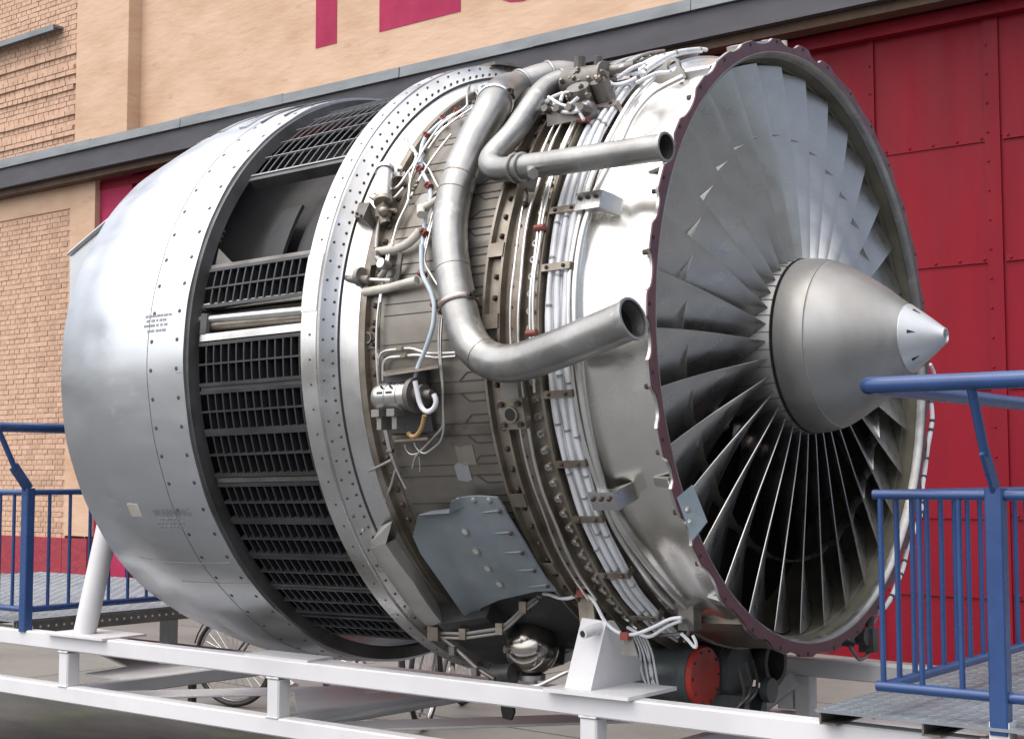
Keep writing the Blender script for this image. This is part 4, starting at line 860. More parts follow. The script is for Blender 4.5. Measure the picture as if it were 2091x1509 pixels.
line([(-1.2113, 46.7438, 1.1700), (-1.0732, 53.0521, 1.1700), (-1.0590, 55.4270, 1.1700), (-1.0742, 58.1799, 1.1700), (-1.0869, 60.8249, 1.1700), (-1.1466, 61.2973, 1.1700), (-1.2179, 61.1923, 1.1700), (-1.2606, 59.5745, 1.1700), (-1.3146, 56.9939, 1.1700), (-1.3547, 50.5218, 1.1700), (-1.3759, 44.8865, 1.1700)], 0.005)
line([(-1.3692, 43.8686, 1.1750), (-1.3598, 51.6651, 1.1750), (-1.3355, 57.2894, 1.1750), (-1.3086, 59.3596, 1.1750), (-1.2541, 61.5720, 1.1750), (-1.1499, 62.8967, 1.1750), (-1.0759, 63.4863, 1.1750), (-1.0591, 61.7335, 1.1750), (-1.0523, 61.3106, 1.1750)], 0.0045)
line([(-0.9778, 47.8179, 1.1550), (-1.0033, 55.2706, 1.1550), (-1.0141, 59.1212, 1.1550), (-1.0225, 63.6902, 1.1550), (-1.0410, 68.3347, 1.1550), (-1.0486, 71.3212, 1.1550), (-1.0480, 75.4978, 1.1550), (-1.0579, 79.6675, 1.1550), (-1.0598, 82.7958, 1.1550)], 0.005)
line([(-1.0579, 72.2443, 1.1550), (-1.0608, 79.5100, 1.1550), (-1.0701, 85.5470, 1.1550), (-1.0718, 91.1979, 1.1550), (-1.0710, 96.2531, 1.1550), (-1.0661, 101.0598, 1.1550), (-1.0621, 105.3594, 1.1550), (-1.0625, 109.4556, 1.1550), (-1.0544, 112.7704, 1.1550), (-1.0401, 115.4018, 1.1550)], 0.0048)
line([(-1.2642, 45.3496, 1.1500), (-1.0953, 52.3197, 1.1500), (-0.9954, 56.4677, 1.1500), (-0.8927, 62.4484, 1.1500)], 0.0045)
line([(-0.8818, 66.0034, 1.1500), (-0.8821, 70.3714, 1.1500), (-0.8851, 75.9240, 1.1500), (-0.8756, 77.0758, 1.1500), (-0.7955, 81.6690, 1.1500)], 0.0042)
line([(-0.8951, 65.9022, 1.1500), (-0.8926, 70.3013, 1.1500), (-0.8946, 75.6681, 1.1500)], 0.0042)
line([(-1.0863, 52.5284, 1.1520), (-1.0859, 56.7453, 1.1520), (-1.0610, 58.8210, 1.1520), (-1.0356, 63.0052, 1.1520)], 0.004)
for k, pts in enumerate(([(-1.2435, 20.6797, 1.1650), (-1.2798, 20.7244, 1.1650), (-1.4370, 20.2811, 1.1650), (-1.3681, 35.0068, 1.1650), (-1.3434, 39.0467, 1.1650), (-1.2488, 44.1317, 1.1650), (-1.0701, 53.0759, 1.1650)], [(-1.2150, 20.6536, 1.1600), (-1.3034, 20.5683, 1.1600), (-1.4468, 20.0450, 1.1600), (-1.3310, 35.9725, 1.1600), (-1.3157, 39.7142, 1.1600)], [(-1.2459, 20.5167, 1.1800), (-0.9740, 40.4650, 1.1800), (-1.0353, 45.5992, 1.1800), (-1.0388, 52.0853, 1.1800), (-1.0389, 56.5729, 1.1800), (-1.0293, 60.0431, 1.1800), (-0.9970, 64.8385, 1.1800), (-1.0196, 69.2240, 1.1800), (-1.0200, 73.0528, 1.1800)], [(-1.2350, 20.5753, 1.1600), (-1.0044, 34.4201, 1.1600)], [(-0.9683, 41.8095, 1.1600), (-1.0334, 44.1675, 1.1600), (-1.0574, 47.4479, 1.1600)], [(-1.2782, 20.7629, 1.1800), (-1.4531, 20.3181, 1.1800), (-1.3398, 41.0586, 1.1800), (-1.3449, 47.5321, 1.1800), (-1.3216, 54.9963, 1.1800), (-1.3250, 58.5505, 1.1800)], [(-0.9556, 40.5056, 1.1700), (-0.9897, 43.4097, 1.1700), (-1.0239, 47.0769, 1.1700), (-1.0303, 52.0672, 1.1700)])):
    line(pts, 0.0042+0.0008*(k % 2))
# hoses in cream sleeves
line([(-1.1060, 73.4025, 1.1600), (-1.0019, 73.4044, 1.1600), (-0.9546, 72.6607, 1.1600), (-0.9204, 70.5826, 1.1600)], 0.0155, 'sleeved_hose', 'cream', 6, 12)
line([(-1.1367, 80.6375, 1.1600), (-1.0249, 80.4898, 1.1600), (-0.9547, 80.0572, 1.1600), (-0.8953, 79.7750, 1.1600)], 0.0155, 'sleeved_hose', 'cream', 6, 12)
te = line([(-0.8578, 64.7017, 1.1700), (-0.8882, 65.6927, 1.1700), (-0.9333, 66.4591, 1.1700)], 0.013, 'tee_fitting', 'cream', 2, 12)
MB().cyl(E(*[(-0.9377, 66.2059, 1.1700)][0]), E(*[(-0.9047, 68.4287, 1.1900)][0]), 0.015, n=12).build('tee_outlet', 'cream', te)
MB().patch([[E(*q) for q in [(-0.9795, 62.4371, 1.1500), (-0.9001, 62.1470, 1.1500)]], [E(*q) for q in [(-0.9949, 64.4414, 1.1500), (-0.9622, 65.3884, 1.1500)]]], 0.01, radial).build('tee_bracket', 'fair', te, ang=0)
# filter canister
ca, cb_ = E(*[(-1.1573, 57.6708, 1.2000)][0]), E(*[(-1.1016, 64.5763, 1.2000)][0])
cn_ = MB().cyl(ca, cb_, 0.030, 0.029, 20).build('filter_canister', 'brush', eng)
dd_ = (ca-cb_).normalized()
MB().cyl(ca-dd_*0.006, ca+dd_*0.010, 0.036, n=20).build('canister_cap', 'brush', cn_)
MB().cyl(cb_-dd_*0.012, cb_+dd_*0.006, 0.034, n=20).build('canister_cap', 'flange', cn_)
m = MB(); p = E(*[(-1.1097, 65.6820, 1.1800)][0])
m.box(p, (0.04, 0.04, 0.05)).cyl(p, p+Vector((0.06, 0, -0.01)), 0.008, n=8).cyl(p+Vector((0, 0, -0.02)), p+Vector((0.01, 0, -0.05)), 0.02, n=10).sphere(p+Vector((0.02, -0.02, -0.01)), 0.02, 10, 6)
m.build('canister_valve', 'flange', cn_)
q = E(*[(-1.1120, 57.5676, 1.1700)][0]); MB().box(q, (0.03, 0.03, 0.02)).cyl(q, q+Vector((0.02, -0.02, 0.02)), 0.008, n=8).build('clamp_block', 'tube', cn_)
# wedge box on the ring
A_ = [E(*q) for q in [(-1.1996, 67.5330, 1.2200), (-1.1546, 68.1579, 1.2200), (-1.1439, 65.1132, 1.2200), (-1.1993, 64.9244, 1.2200)]]
B_ = [E(*q) for q in [(-1.2414, 67.0092, 1.1500), (-1.1490, 69.0076, 1.1500), (-1.1693, 64.7358, 1.1500), (-1.2573, 61.1019, 1.1500)]]
bx_ = MB().hexa(B_+A_).build('junction_box', 'galv', eng, ang=0)
MB().dome(A_[1]+Vector((-.01, 0, 0.01)), (0, -1, 0.2), 0.006, 0.004).dome(A_[0]+Vector((.01, 0, 0.01)), (0, -1, 0.2), 0.006, 0.004).build('box_screw', 'ink', bx_)
# link rods
line([(-1.1359, 66.2329, 1.1600), (-1.1267, 69.8624, 1.1600), (-1.1150, 72.7192, 1.1600)], 0.009, 'link_rod', 'fair', 1)
line([(-1.1070, 74.0228, 1.1700), (-1.0892, 74.9430, 1.1700), (-1.0404, 76.5246, 1.1700), (-1.0430, 77.8005, 1.1700), (-1.0611, 78.4948, 1.1700)], 0.012, 'link_rod', 'fair', 1)
q = [(-1.0404, 76.5246, 1.1700)][0]; MB().cyl(E(q[0], q[1], 1.16), E(q[0], q[1], 1.20), 0.018, n=12).build('pivot', 'brush', eng)
MB().patch([[E(*v) for v in [(-0.9940, 74.2759, 1.1700), (-0.9736, 74.7983, 1.1700)]], [E(*v) for v in [(-1.0074, 77.6569, 1.1500), (-0.9902, 78.1486, 1.1500)]], [E(*v) for v in [(-1.0468, 79.3024, 1.1400), (-1.0048, 79.5158, 1.1400)]]], 0.008, radial).build('pivot_bracket', 'galv', eng, ang=0)
p = E(*[(-1.0998, 74.7842, 1.1650)][0]); MB().box(p, (0.03, 0.03, 0.05)).build('rod_end', 'fair', eng)
a_, b_ = [(-1.2222, 77.9686, 1.1700), (-1.1102, 78.6787, 1.1700)]; c_ = [(-1.0066, 79.3195, 1.1700)][0]
ac = MB().cyl(E(*a_), E(*b_), 0.015, n=14).build('actuator', 'fair', eng)
MB().cyl(E(*b_), E(*c_), 0.0065, n=10).build('actuator_rod', 'tube', ac)
dm = E(*[(-1.1632, 77.9705, 1.1700)][0]); MB().cyl(dm, dm+Vector((0.018, 0, 0)), 0.034, n=18).build('actuator_disc', 'fair', ac)
q = [(-1.2250, 77.3176, 1.1500)][0]; MB().lathe([(q[0]-0.035, 1.14), (q[0]-0.035, 1.166), (q[0]+0.035, 1.158), (q[0]+0.035, 1.13)], q[1]-2.0, q[1]+2.4, 3, closed=True).build('actuator_base', 'fair', ac, ang=0)
# ports with square flanges
def port(q, s, r, parts, depth=0.03):
    x, th, _ = q; d = math.degrees(s/2/r)
    o = MB().lathe([(x-s/2, r-0.01), (x-s/2, r+depth), (x+s/2, r+depth), (x+s/2, r-0.01)], th-d, th+d, 2, closed=True).build('port_flange', 'flange', eng, ang=0)
    n_ = radial(E(0, th, 1)); c = E(x, th, r+depth)
    MB().cyl(c-n_*0.002, c+n_*0.010, s*0.30, s*0.28, 16).build('port_rim', 'flange', o); MB().cyl(c+n_*0.0100, c+n_*0.0112, s*0.21, n=16).build('port_bore', 'black', o)
    tdir = Vector((1, 0, 0)).cross(n_)
    for i in (-1, 1):
        for j in (-1, 1): MB().cyl(c+Vector((i*s*0.34, 0, 0))+tdir*j*s*0.34, c+Vector((i*s*0.34, 0, 0))+tdir*j*s*0.34+n_*0.014, s*0.10, n=6).build('port_bolt', 'rust', o)
port((-0.4932, 102.9848, 1.1700), 0.098, 1.155, 1, 0.02)
port((-1.1195, 88.6505, 1.1450), 0.075, 1.137, 1, 0.006)
q = (-0.4898, 99.2296, 1.1500); MB().lathe([(q[0]-0.03, 1.13), (q[0]-0.03, 1.17), (q[0]+0.03, 1.17), (q[0]+0.03, 1.13)], q[1]-2.5, q[1]+2.0, 3, closed=True).build('port_neck', 'fair', eng, ang=0)
# motor canister with bracket
a_ = E(*(-1.0252, 98.9479, 1.2050)); b_ = E(*(-0.8600, 99.3316, 1.2050)); ax = Vector((1, 0, 0))
mo = MB().lathe([(0, 0)], n=3) if False else MB()
mo.rings([[a_+ax*t+(Vector((0, 1, 0))*math.cos(2*math.pi*k/24)+Vector((0, 0, 1))*math.sin(2*math.pi*k/24))*r_ for k in range(24)] for t, r_ in ((-0.012, 0.012), (-0.010, 0.034), (0.0, 0.043), (0.02, 0.047), (0.055, 0.047), (0.056, 0.049), (0.060, 0.049), (0.061, 0.047), (0.105, 0.047), (0.106, 0.049), (0.112, 0.049), (0.113, 0.047), (0.155, 0.047))])
mot = mo.build('motor_canister', 'brush', eng, label='small silver motor canister with wires in a bracket')
MB().cyl(a_+ax*0.155, a_+ax*0.175, 0.060, n=20).cyl(a_+ax*0.175, a_+ax*0.205, 0.035, n=16).cyl(a_+ax*0.20, a_+ax*0.235, 0.016, n=12).build('motor_end', 'galv', mot)
m = MB()
for dx in (0.02, 0.09): m.box(a_+Vector((dx, -0.02, -0.055)), (0.035, 0.05, 0.025)).box(a_+Vector((dx, 0.0, -0.085)), (0.02, 0.05, 0.05))
m.build('motor_foot', 'fair', mot, ang=0)
m = MB()
for dx in (0.04, 0.08): m.cyl(a_+Vector((dx, -0.035, 0.034)), a_+Vector((dx+0.012, -0.045, 0.03)), 0.004, n=6).cyl(a_+Vector((dx-0.008, -0.046, 0.012)), a_+Vector((dx+0.015, -0.046, 0.012)), 0.004, n=6)
m.build('strap_latch', 'ink', mot)
MB().patch([[E(*(-0.9930, 95.2949, 1.2100)), E(*(-0.7478, 94.6787, 1.2100))], [E(*(-1.0564, 94.5642, 1.1400)), E(*(-0.8111, 94.0684, 1.1400))]], 0.006, lambda p: Vector((0, 0, 1))).build('motor_shelf', 'flange', mot, ang=0)
MB().patch([[E(*(-1.0020, 106.1115, 1.1900)), E(*(-0.8509, 105.9346, 1.1900))], [E(*(-1.0558, 105.8231, 1.1400)), E(*(-0.8918, 105.7572, 1.1400))]], 0.008, lambda p: Vector((0, 0, 1))).build('motor_shelf', 'flange', mot, ang=0)
MB().lathe([(-1.05, 1.125), (-1.05, 1.15), (-0.86, 1.145), (-0.86, 1.12)], 94.5, 105.5, 4, closed=True).build('motor_bracket', 'dark', mot, ang=0)
line([(-0.8851, 73.7454, 1.1750), (-0.8621, 79.0857, 1.1750), (-0.8109, 82.4043, 1.1750), (-0.7910, 84.6789, 1.1750), (-0.7952, 88.1640, 1.1750), (-0.8299, 91.7812, 1.1750), (-0.8724, 94.8575, 1.1750), (-0.8849, 96.7019, 1.1750)], 0.008, 'wire_conduit', 'bcable')
line([(-0.8010, 96.6280, 1.2700), (-0.7951, 98.3403, 1.2700), (-0.7910, 100.2960, 1.2700), (-0.7676, 101.5629, 1.2700), (-0.7298, 100.9066, 1.2700), (-0.7107, 99.4968, 1.2700), (-0.7257, 98.7409, 1.2700)], 0.0085, 'wire_conduit', 'cable')
line([(-0.7947, 101.9172, 1.2500), (-0.8129, 103.8970, 1.2500), (-0.8528, 105.3620, 1.2500), (-0.8868, 104.9263, 1.2500), (-0.8763, 104.3022, 1.2500)], 0.008, 'amber_hose', 'amber')
for off in (0, 14):
    line([(-0.7859, 86.7200, 1.1550), (-0.7904, 90.7945, 1.1550), (-0.7841, 97.5897, 1.1550), (-0.7993, 104.6898, 1.1550), (-0.8260, 107.1734, 1.1550), (-0.9114, 109.3508, 1.1550), (-0.9431, 108.4373, 1.1550), (-0.9468, 107.1314, 1.1550)] if off == 0 else [(-0.7751, 86.7644, 1.1550), (-0.7803, 90.8302, 1.1550), (-0.7806, 93.5375, 1.1550), (-0.7798, 97.6012, 1.1550), (-0.8036, 104.6819, 1.1550), (-0.9031, 107.9156, 1.1550), (-0.9574, 109.5853, 1.1550), (-0.9820, 111.6301, 1.1550)], 0.0042)
line([(-0.9954, 107.4207, 1.1500), (-0.9977, 108.7356, 1.1500), (-0.9770, 109.6472, 1.1500), (-0.9437, 109.1010, 1.1500)], 0.0042)
line([(-1.0757, 96.2548, 1.1500), (-1.0693, 92.0418, 1.1500), (-1.0534, 91.2490, 1.1500), (-0.9661, 91.1280, 1.1500), (-0.9139, 91.1698, 1.1500), (-0.8413, 92.3819, 1.1500), (-0.7198, 92.5999, 1.1500)], 0.0052)
line([(-1.0528, 96.3184, 1.1500), (-1.0469, 92.6785, 1.1500), (-1.0275, 92.4042, 1.1500), (-0.9520, 92.4284, 1.1500), (-0.8926, 92.3484, 1.1500), (-0.8132, 93.1592, 1.1500), (-0.7205, 93.1916, 1.1500)], 0.0052)
line([(-1.0615, 109.9635, 1.1600), (-1.1484, 111.3683, 1.1600), (-1.2565, 113.1167, 1.1600), (-1.2905, 114.3498, 1.1600), (-1.2987, 116.2664, 1.1600)], 0.0055)
line([(-1.0632, 111.8515, 1.1550), (-1.0965, 114.2769, 1.1550), (-1.1402, 116.7794, 1.1550)]+[(-1.2021, 120.5560, 1.1500), (-1.2494, 122.1154, 1.1500), (-1.2972, 122.8339, 1.1500)], 0.0055)
line([(-1.0710, 101.3331, 1.1550), (-1.0705, 108.2627, 1.1550), (-1.0626, 110.6479, 1.1550), (-1.0426, 115.2444, 1.1550)], 0.0045)
line([(-0.9389, 109.6082, 1.1550), (-0.9390, 110.7837, 1.1550), (-0.9536, 112.4057, 1.1550)], 0.0025); 
m = MB()
for q in [(-0.9615, 91.1555, 1.1550), (-0.9460, 92.3983, 1.1550), (-1.0638, 108.4191, 1.1550), (-1.0599, 79.8091, 1.1550)]: m.tube([E(q[0]-0.012, q[1], q[2]), E(q[0]+0.012, q[1], q[2])], 0.009, 6)
for q in [(-1.0143, 59.8283, 1.1600), (-1.0135, 60.8264, 1.1600), (-1.0180, 61.5196, 1.1600), (-1.0182, 63.0745, 1.1600)]: m.sphere(E(*q), 0.008, 8, 6)
m.build('line_union', 'flange', eng)
# cock at lower left of the case
p = E(*[(-1.2763, 118.2999, 1.1700)][0])
MB().cyl(p+Vector((-0.06, -0.02, -0.02)), p+Vector((0.03, 0, 0.02)), 0.014, n=10).box(p, (0.04, 0.04, 0.05)).cyl(p+Vector((0.01, -0.01, 0.0)), p+Vector((0.03, -0.01, -0.09)), 0.010, n=8).sphere(p+Vector((0.03, -0.02, 0.02)), 0.018, 10, 6).build('drain_cock', 'duct', eng)
q = (-1.2848, 111.4205, 1.2200); p = E(*q); MB().box(p, (0.05, 0.03, 0.03)).dome(p+Vector((0.01, -0.015, 0)), (0, -1, 0), 0.01, 0.012).build('rigging_bracket', 'cream', eng)
# ------------------------------------------------------------------ blue grey service panel
def resample(row, k=9):
    out = []
    for i in range(k):
        t = i/(k-1)*(len(row)-1); j = min(int(t), len(row)-2); f = t-j
        out.append(tuple(row[j][q]*(1-f)+row[j+1][q]*f for q in range(3)))
    return out
rows_ = [[(-0.8120, 116.7758, 1.1700), (-0.7193, 116.5681, 1.1700), (-0.6378, 116.8361, 1.1700)], [(-0.8375, 118.8327, 1.1700), (-0.7266, 118.3823, 1.1700), (-0.6226, 118.8525, 1.1700)], [(-0.9803, 119.2977, 1.1700), (-0.8284, 119.4599, 1.1700), (-0.6219, 119.6160, 1.1700)], [(-1.0464, 123.4395, 1.1700), (-0.8608, 123.0173, 1.1700), (-0.6100, 122.2683, 1.1700)], [(-1.0487, 127.1370, 1.1700), (-0.8488, 126.2409, 1.1700), (-0.5967, 125.3516, 1.1700)], [(-1.0316, 134.5118, 1.1700), (-0.8317, 132.1075, 1.1700), (-0.5893, 130.2113, 1.1700)], [(-1.0412, 140.9245, 1.1700), (-0.8407, 136.6424, 1.1700), (-0.5855, 133.7942, 1.1700)], [(-1.0625, 146.1447, 1.1700), (-0.9744, 142.2181, 1.1700), (-0.8521, 139.3718, 1.1700), (-0.6617, 136.6221, 1.1700), (-0.5753, 136.3197, 1.1700)]]
RW = []
for r_ in rows_:
    rr = resample(r_); RW.append([E(x, th, 1.172+0.03*max(0, 1-i/1.2)) for i, (x, th, _) in enumerate(rr)])
pan = MB().patch(RW, 0.008, radial).build('service_panel', 'bpanel', eng, ang=50, label='blue grey painted panel with four round plugs')
for q in [(-0.8291, 123.2659, 1.1720), (-0.8213, 127.3657, 1.1720), (-0.8111, 131.2054, 1.1720), (-0.8015, 134.9543, 1.1720)]:
    n_ = radial(E(*q)); c = E(*q); MB().cyl(c, c+n_*0.0035, 0.0175, n=18).build('plug_ring', 'bpanel', pan); MB().cyl(c, c+n_*0.0045, 0.011, n=16).build('plug', 'cream', pan)
for a_, b_ in zip([(-0.7583, 119.8080, 1.1720), (-0.7305, 123.8096, 1.1720), (-0.7199, 127.7866, 1.1720), (-0.7090, 131.7980, 1.1720), (-0.7156, 135.8800, 1.1720)], [(-0.6377, 119.1906, 1.1720), (-0.6284, 123.3309, 1.1720), (-0.6177, 127.3269, 1.1720), (-0.6045, 131.1340, 1.1720), (-0.5872, 134.6823, 1.1720)]):
    MB().tube([E(a_[0], a_[1], 1.169), E((a_[0]+b_[0])/2, (a_[1]+b_[1])/2, 1.172), E(b_[0], b_[1], 1.173)], [0.001, 0.0035, 0.004], 8).build('stiffener', 'bpanel', pan); MB().dome(E(b_[0], b_[1], 1.18), radial(E(*b_)), 0.008, 0.006).build('panel_bolt', 'rust', pan)
for q in [(-0.8027, 117.2439, 1.1720), (-0.7373, 117.2623, 1.1720), (-0.6709, 117.2811, 1.1720)]: MB().dome(E(*q), radial(E(*q)), 0.011, 0.008).build('panel_bolt', 'inkp', pan)
# grey fairing beside the ring
F_ = [[[(-1.3738, 128.2170, 1.1700)][0], [(-1.2956, 125.9007, 1.2220)][0], [(-1.1540, 123.9607, 1.2350)][0], [(-1.1851, 125.8492, 1.1500)][0]],
      [[(-1.3859, 138.4976, 1.1700)][0], [(-1.2954, 135.1616, 1.2220)][0], [(-1.1212, 132.0149, 1.2350)][0], [(-1.1667, 135.0244, 1.1500)][0]],
      [[(-1.5410, 156.8121, 1.1700)][0], [(-1.3835, 149.2104, 1.2220)][0], [(-1.1374, 142.6754, 1.2350)][0], [(-1.2207, 147.7447, 1.1500)][0]]]
G_ = []
for i in range(2):
    for t in (0, 0.25, 0.5, 0.75): G_.append([tuple(a*(1-t)+b_*t for a, b_ in zip(F_[i][k], F_[i+1][k])) for k in range(4)])
G_.append(F_[2])
fa = MB().patch([[E(*p) for p in r_] for r_ in G_], 0.005, radial).build('side_fairing', 'fairing', eng, ang=25)
tp = [[(-1.1529, 123.8613, 1.2350)][0], [(-1.0720, 119.3546, 1.2400)][0], [(-1.2504, 123.3577, 1.1600)][0], [(-1.3021, 125.9922, 1.2150)][0]]
MB().patch([[E(*tp[3]), E(*tp[0])], [E(*tp[2]), E(*tp[1])]], 0.004, radial).build('fairing_end', 'fairing', fa, ang=0)
# ------------------------------------------------------------------ underside: sphere, harness, gearbox
ML = eng.matrix_basis.inverted() if False else Matrix.Rotation(0.015, 4, 'Y')
W = lambda p: ML @ Vector(p)
sc_ = W((-0.8820, -0.5200, -1.0949))
sp = MB().sphere(sc_, 0.099, 32, 20).build('pressure_sphere', 'chrome', eng, label='polished metal sphere hanging under the case')
MB().cyl(sc_+Vector((-0.045, -0.088, 0.0)), sc_+Vector((-0.050, -0.098, 0.0)), 0.014, n=14).build('sphere_plug', 'flange', sp)
MB().cyl(sc_+Vector((0, 0, -0.096)), sc_+Vector((0, 0, -0.115)), 0.05, n=20).cyl(sc_+Vector((0, 0, -0.115)), sc_+Vector((0, 0, -0.16)), 0.02, n=12).build('sphere_base', 'brush', sp)
MB().tube(dens([sc_+Vector((-0.08, -0.02, 0.23)), sc_+Vector((-0.08, -0.02, 0.12)), sc_+Vector((-0.03, -0.02, 0.095)), sc_+Vector((0.05, -0.02, 0.105)), sc_+Vector((0.07, -0.02, 0.14)), sc_+Vector((0.07, -0.02, 0.23))], 0.012, 2, False), 0.012, 10).build('sphere_pipe', 'cream', sp)
MB().tube(dens([sc_+Vector((-0.02, -0.05, -0.135)), sc_+Vector((0.06, -0.05, -0.13)), sc_+Vector((0.16, -0.03, -0.08)), sc_+Vector((0.2, 0, -0.06))], 0.012, 3, False), 0.007, 8).build('drain_line', 'tube', sp)
hr = [W(v) for v in [(-1.1850, -0.7000, -1.0468), (-1.1343, -0.7000, -1.0435), (-1.0530, -0.7000, -1.0405), (-0.9491, -0.7000, -1.0220), (-0.8831, -0.7000, -1.0108), (-0.8298, -0.7000, -0.9728), (-0.7772, -0.7000, -0.9285), (-0.7136, -0.7000, -0.8841)]]
h = MB().tube(dens(hr, 0.015, 2, False), 0.0075, 8).tube(dens([p+Vector((0.0, -0.003, -0.016)) for p in hr], 0.015, 2, False), 0.006, 8).build('harness_tray', 'fair', eng)
for i in (2, 4, 6): MB().box(hr[i], (0.03, 0.03, 0.04)).build('tray_clamp', 'flange', h)
MB().box(hr[0], (0.05, 0.05, 0.05)).build('tray_end', 'flange', h); MB().cyl(hr[-1], hr[-1]+Vector((0.04, 0, 0.02)), 0.018, n=8).build('tray_end', 'flange', h)
hd = [W(v) for v in [(-1.1722, -0.7000, -1.0555), (-1.0965, -0.7000, -1.0931), (-0.9915, -0.7000, -1.1603), (-0.9130, -0.7000, -1.1910)]]
m = MB().tube(hd, 0.009, 8)
for p in hd[1:3]: m.box(p+Vector((0, -0.01, -0.01)), (0.025, 0.025, 0.03))
m.build('harness_tray', 'galv', eng)
wh = [W(v) for v in [(-0.6668, -0.7400, -0.8737), (-0.6387, -0.7400, -0.8723), (-0.6053, -0.7400, -0.8872), (-0.5556, -0.7400, -0.8860), (-0.5036, -0.7400, -0.8643), (-0.4686, -0.7400, -0.8692), (-0.4394, -0.7400, -0.9071), (-0.4132, -0.7400, -0.9535), (-0.3739, -0.7400, -0.9813), (-0.3272, -0.7400, -0.9955), (-0.2808, -0.7400, -0.9860), (-0.2298, -0.7400, -0.9656), (-0.1795, -0.7400, -0.9413), (-0.1545, -0.7400, -0.9272), (-0.1126, -0.7400, -0.9235)]]
w_ = MB().tube(dens(wh, 0.012, 4, False), 0.0062, 8).build('white_cable', 'cable', eng)
MB().box(wh[4], (0.03, 0.025, 0.025)).box(wh[9], (0.03, 0.025, 0.025)).build('rubber_clamp', 'redc', w_)
pp_ = wh[9]; MB().hexa([pp_+Vector(v) for v in ((-0.03, 0.01, -0.065), (0.04, 0.01, -0.065), (0.04, 0.016, -0.065), (-0.03, 0.016, -0.065), (-0.012, 0.01, -0.004), (0.018, 0.01, -0.004), (0.018, 0.016, -0.004), (-0.012, 0.016, -0.004))]).build('cable_tab', 'fair', w_, ang=0)
pa = W((-0.5095, -0.7200, -0.8415)); MB().box(pa+Vector((0, 0, 0)), (0.13, 0.05, 0.015)).patch([[pa+Vector((-0.03, 0, 0)), pa+Vector((0.03, 0, 0))], [pa+Vector((-0.005, -0.01, -0.2)), pa+Vector((0.06, -0.01, -0.2))]], 0.01, lambda p: Vector((0, -1, 0))).build('mount_link', 'flange', eng, ang=0)
MB().lathe([(-1.12, 1.10), (-1.12, 1.141), (-0.60, 1.127), (-0.60, 1.10)], 139, 222, 40, closed=True).build('belly_shade_shell', 'nearblack', eng, label='near-black underside of the fan case, sooty with its shade painted in')  # near-black skin added over the sooty belly, its shade in the colour
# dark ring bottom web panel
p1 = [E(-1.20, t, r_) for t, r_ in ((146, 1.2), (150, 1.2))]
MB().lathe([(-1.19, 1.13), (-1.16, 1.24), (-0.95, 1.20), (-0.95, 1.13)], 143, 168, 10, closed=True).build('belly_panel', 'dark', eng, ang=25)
# accessory gearbox
gc = W((-0.2816, -0.3000, -1.1731)); gx = Vector((1, 0, 0))
def turned(c, prof, n=28): return MB().rings([[c+gx*t+(Vector((0, 1, 0))*math.cos(2*math.pi*k/n)+Vector((0, 0, 1))*math.sin(2*math.pi*k/n))*r_ for k in range(n)] for t, r_ in prof])
g = turned(gc, ((-0.42, 0.02), (-0.42, 0.07), (-0.36, 0.098), (-0.26, 0.104), (-0.255, 0.110), (-0.235, 0.110), (-0.23, 0.102), (-0.06, 0.104), (-0.055, 0.110), (-0.022, 0.110), (-0.02, 0.1))).build('gearbox', 'gear', eng, label='dark accessory gearbox housing under the fan case')
turned(gc, ((-0.0205, 0.106), (-0.004, 0.106), (0.0, 0.102), (0.0, 0.002))).build('blanking_cap', 'redcap', g, label='round red blanking cap')
m = MB()
for k in range(10): a_ = 2*math.pi*k/10; m.dome(gc+Vector((0, 0.09*math.cos(a_), 0.09*math.sin(a_))), (1, 0, 0), 0.006, 0.005)
m.build('cap_bolt', 'ink', g)
g2 = W((-0.2645, -0.0800, -1.1801))
turned(g2, ((-0.4, 0.1), (-0.06, 0.12), (-0.03, 0.12), (-0.03, 0.105), (0.0, 0.105), (0.002, 0.09), (0.002, 0.002))).build('gearbox_cover', 'gear', g)
g3 = W((-0.2239, 0.1200, -1.1623))
turned(g3, ((-0.3, 0.07), (-0.06, 0.07), (-0.05, 0.085), (-0.02, 0.088), (0.0, 0.088), (0.0, 0.066), (-0.08, 0.062))).build('drain_duct', 'dark', g)
turned(g3, ((-0.1, 0.062), (-0.1, 0.001))).build('duct_bore', 'black', g)
m = MB().box(gc+Vector((-0.33, 0.25, 0.02)), (0.4, 0.5, 0.14)).box(g2+Vector((-0.1, 0, -0.11)), (0.3, 0.2, 0.08)).cyl(g2+Vector((0.02, 0.02, -0.1)), g2+Vector((0.05, 0.02, -0.1)), 0.05, n=14).cyl(g2+Vector((0.0, -0.09, -0.13)), g2+Vector((0.07, -0.09, -0.12)), 0.02, n=10)
m.cyl(g2+Vector((0.05, 0.09, -0.07)), g2+Vector((0.08, 0.09, -0.07)), 0.045, n=14).box(g2+Vector((-0.33, 0.1, 0.1)), (0.4, 0.6, 0.1))
m.build('gearbox_casting', 'gear', g, ang=30)
m = MB()
for k in range(3):
    a0 = g2+Vector((0.04, -0.18+0.05*k, -0.12+random.uniform(-.02, .02))); m.tube(dens([a0, a0+Vector((0.05, 0.02, 0.05)), a0+Vector((0.03, 0.08, 0.09)), a0+Vector((0.0, 0.1, 0.16))], 0.012, 3, False), 0.006, 6)
m.build('gearbox_wiring', 'galv', g)
m = MB()
for k in range(5):
    a0 = W((-0.4239, -0.5000, -1.0773))+Vector((0.012*k, 0.0, 0)); m.tube(dens([a0+Vector((-0.03, 0, 0.06)), a0+Vector((0, 0, 0)), a0+Vector((0.012*(k % 3), 0, -0.07)), a0+Vector((0.02, 0, -0.11))], 0.012, 3, False), 0.004, 6)
m.build('gearbox_wiring', 'cable', g)
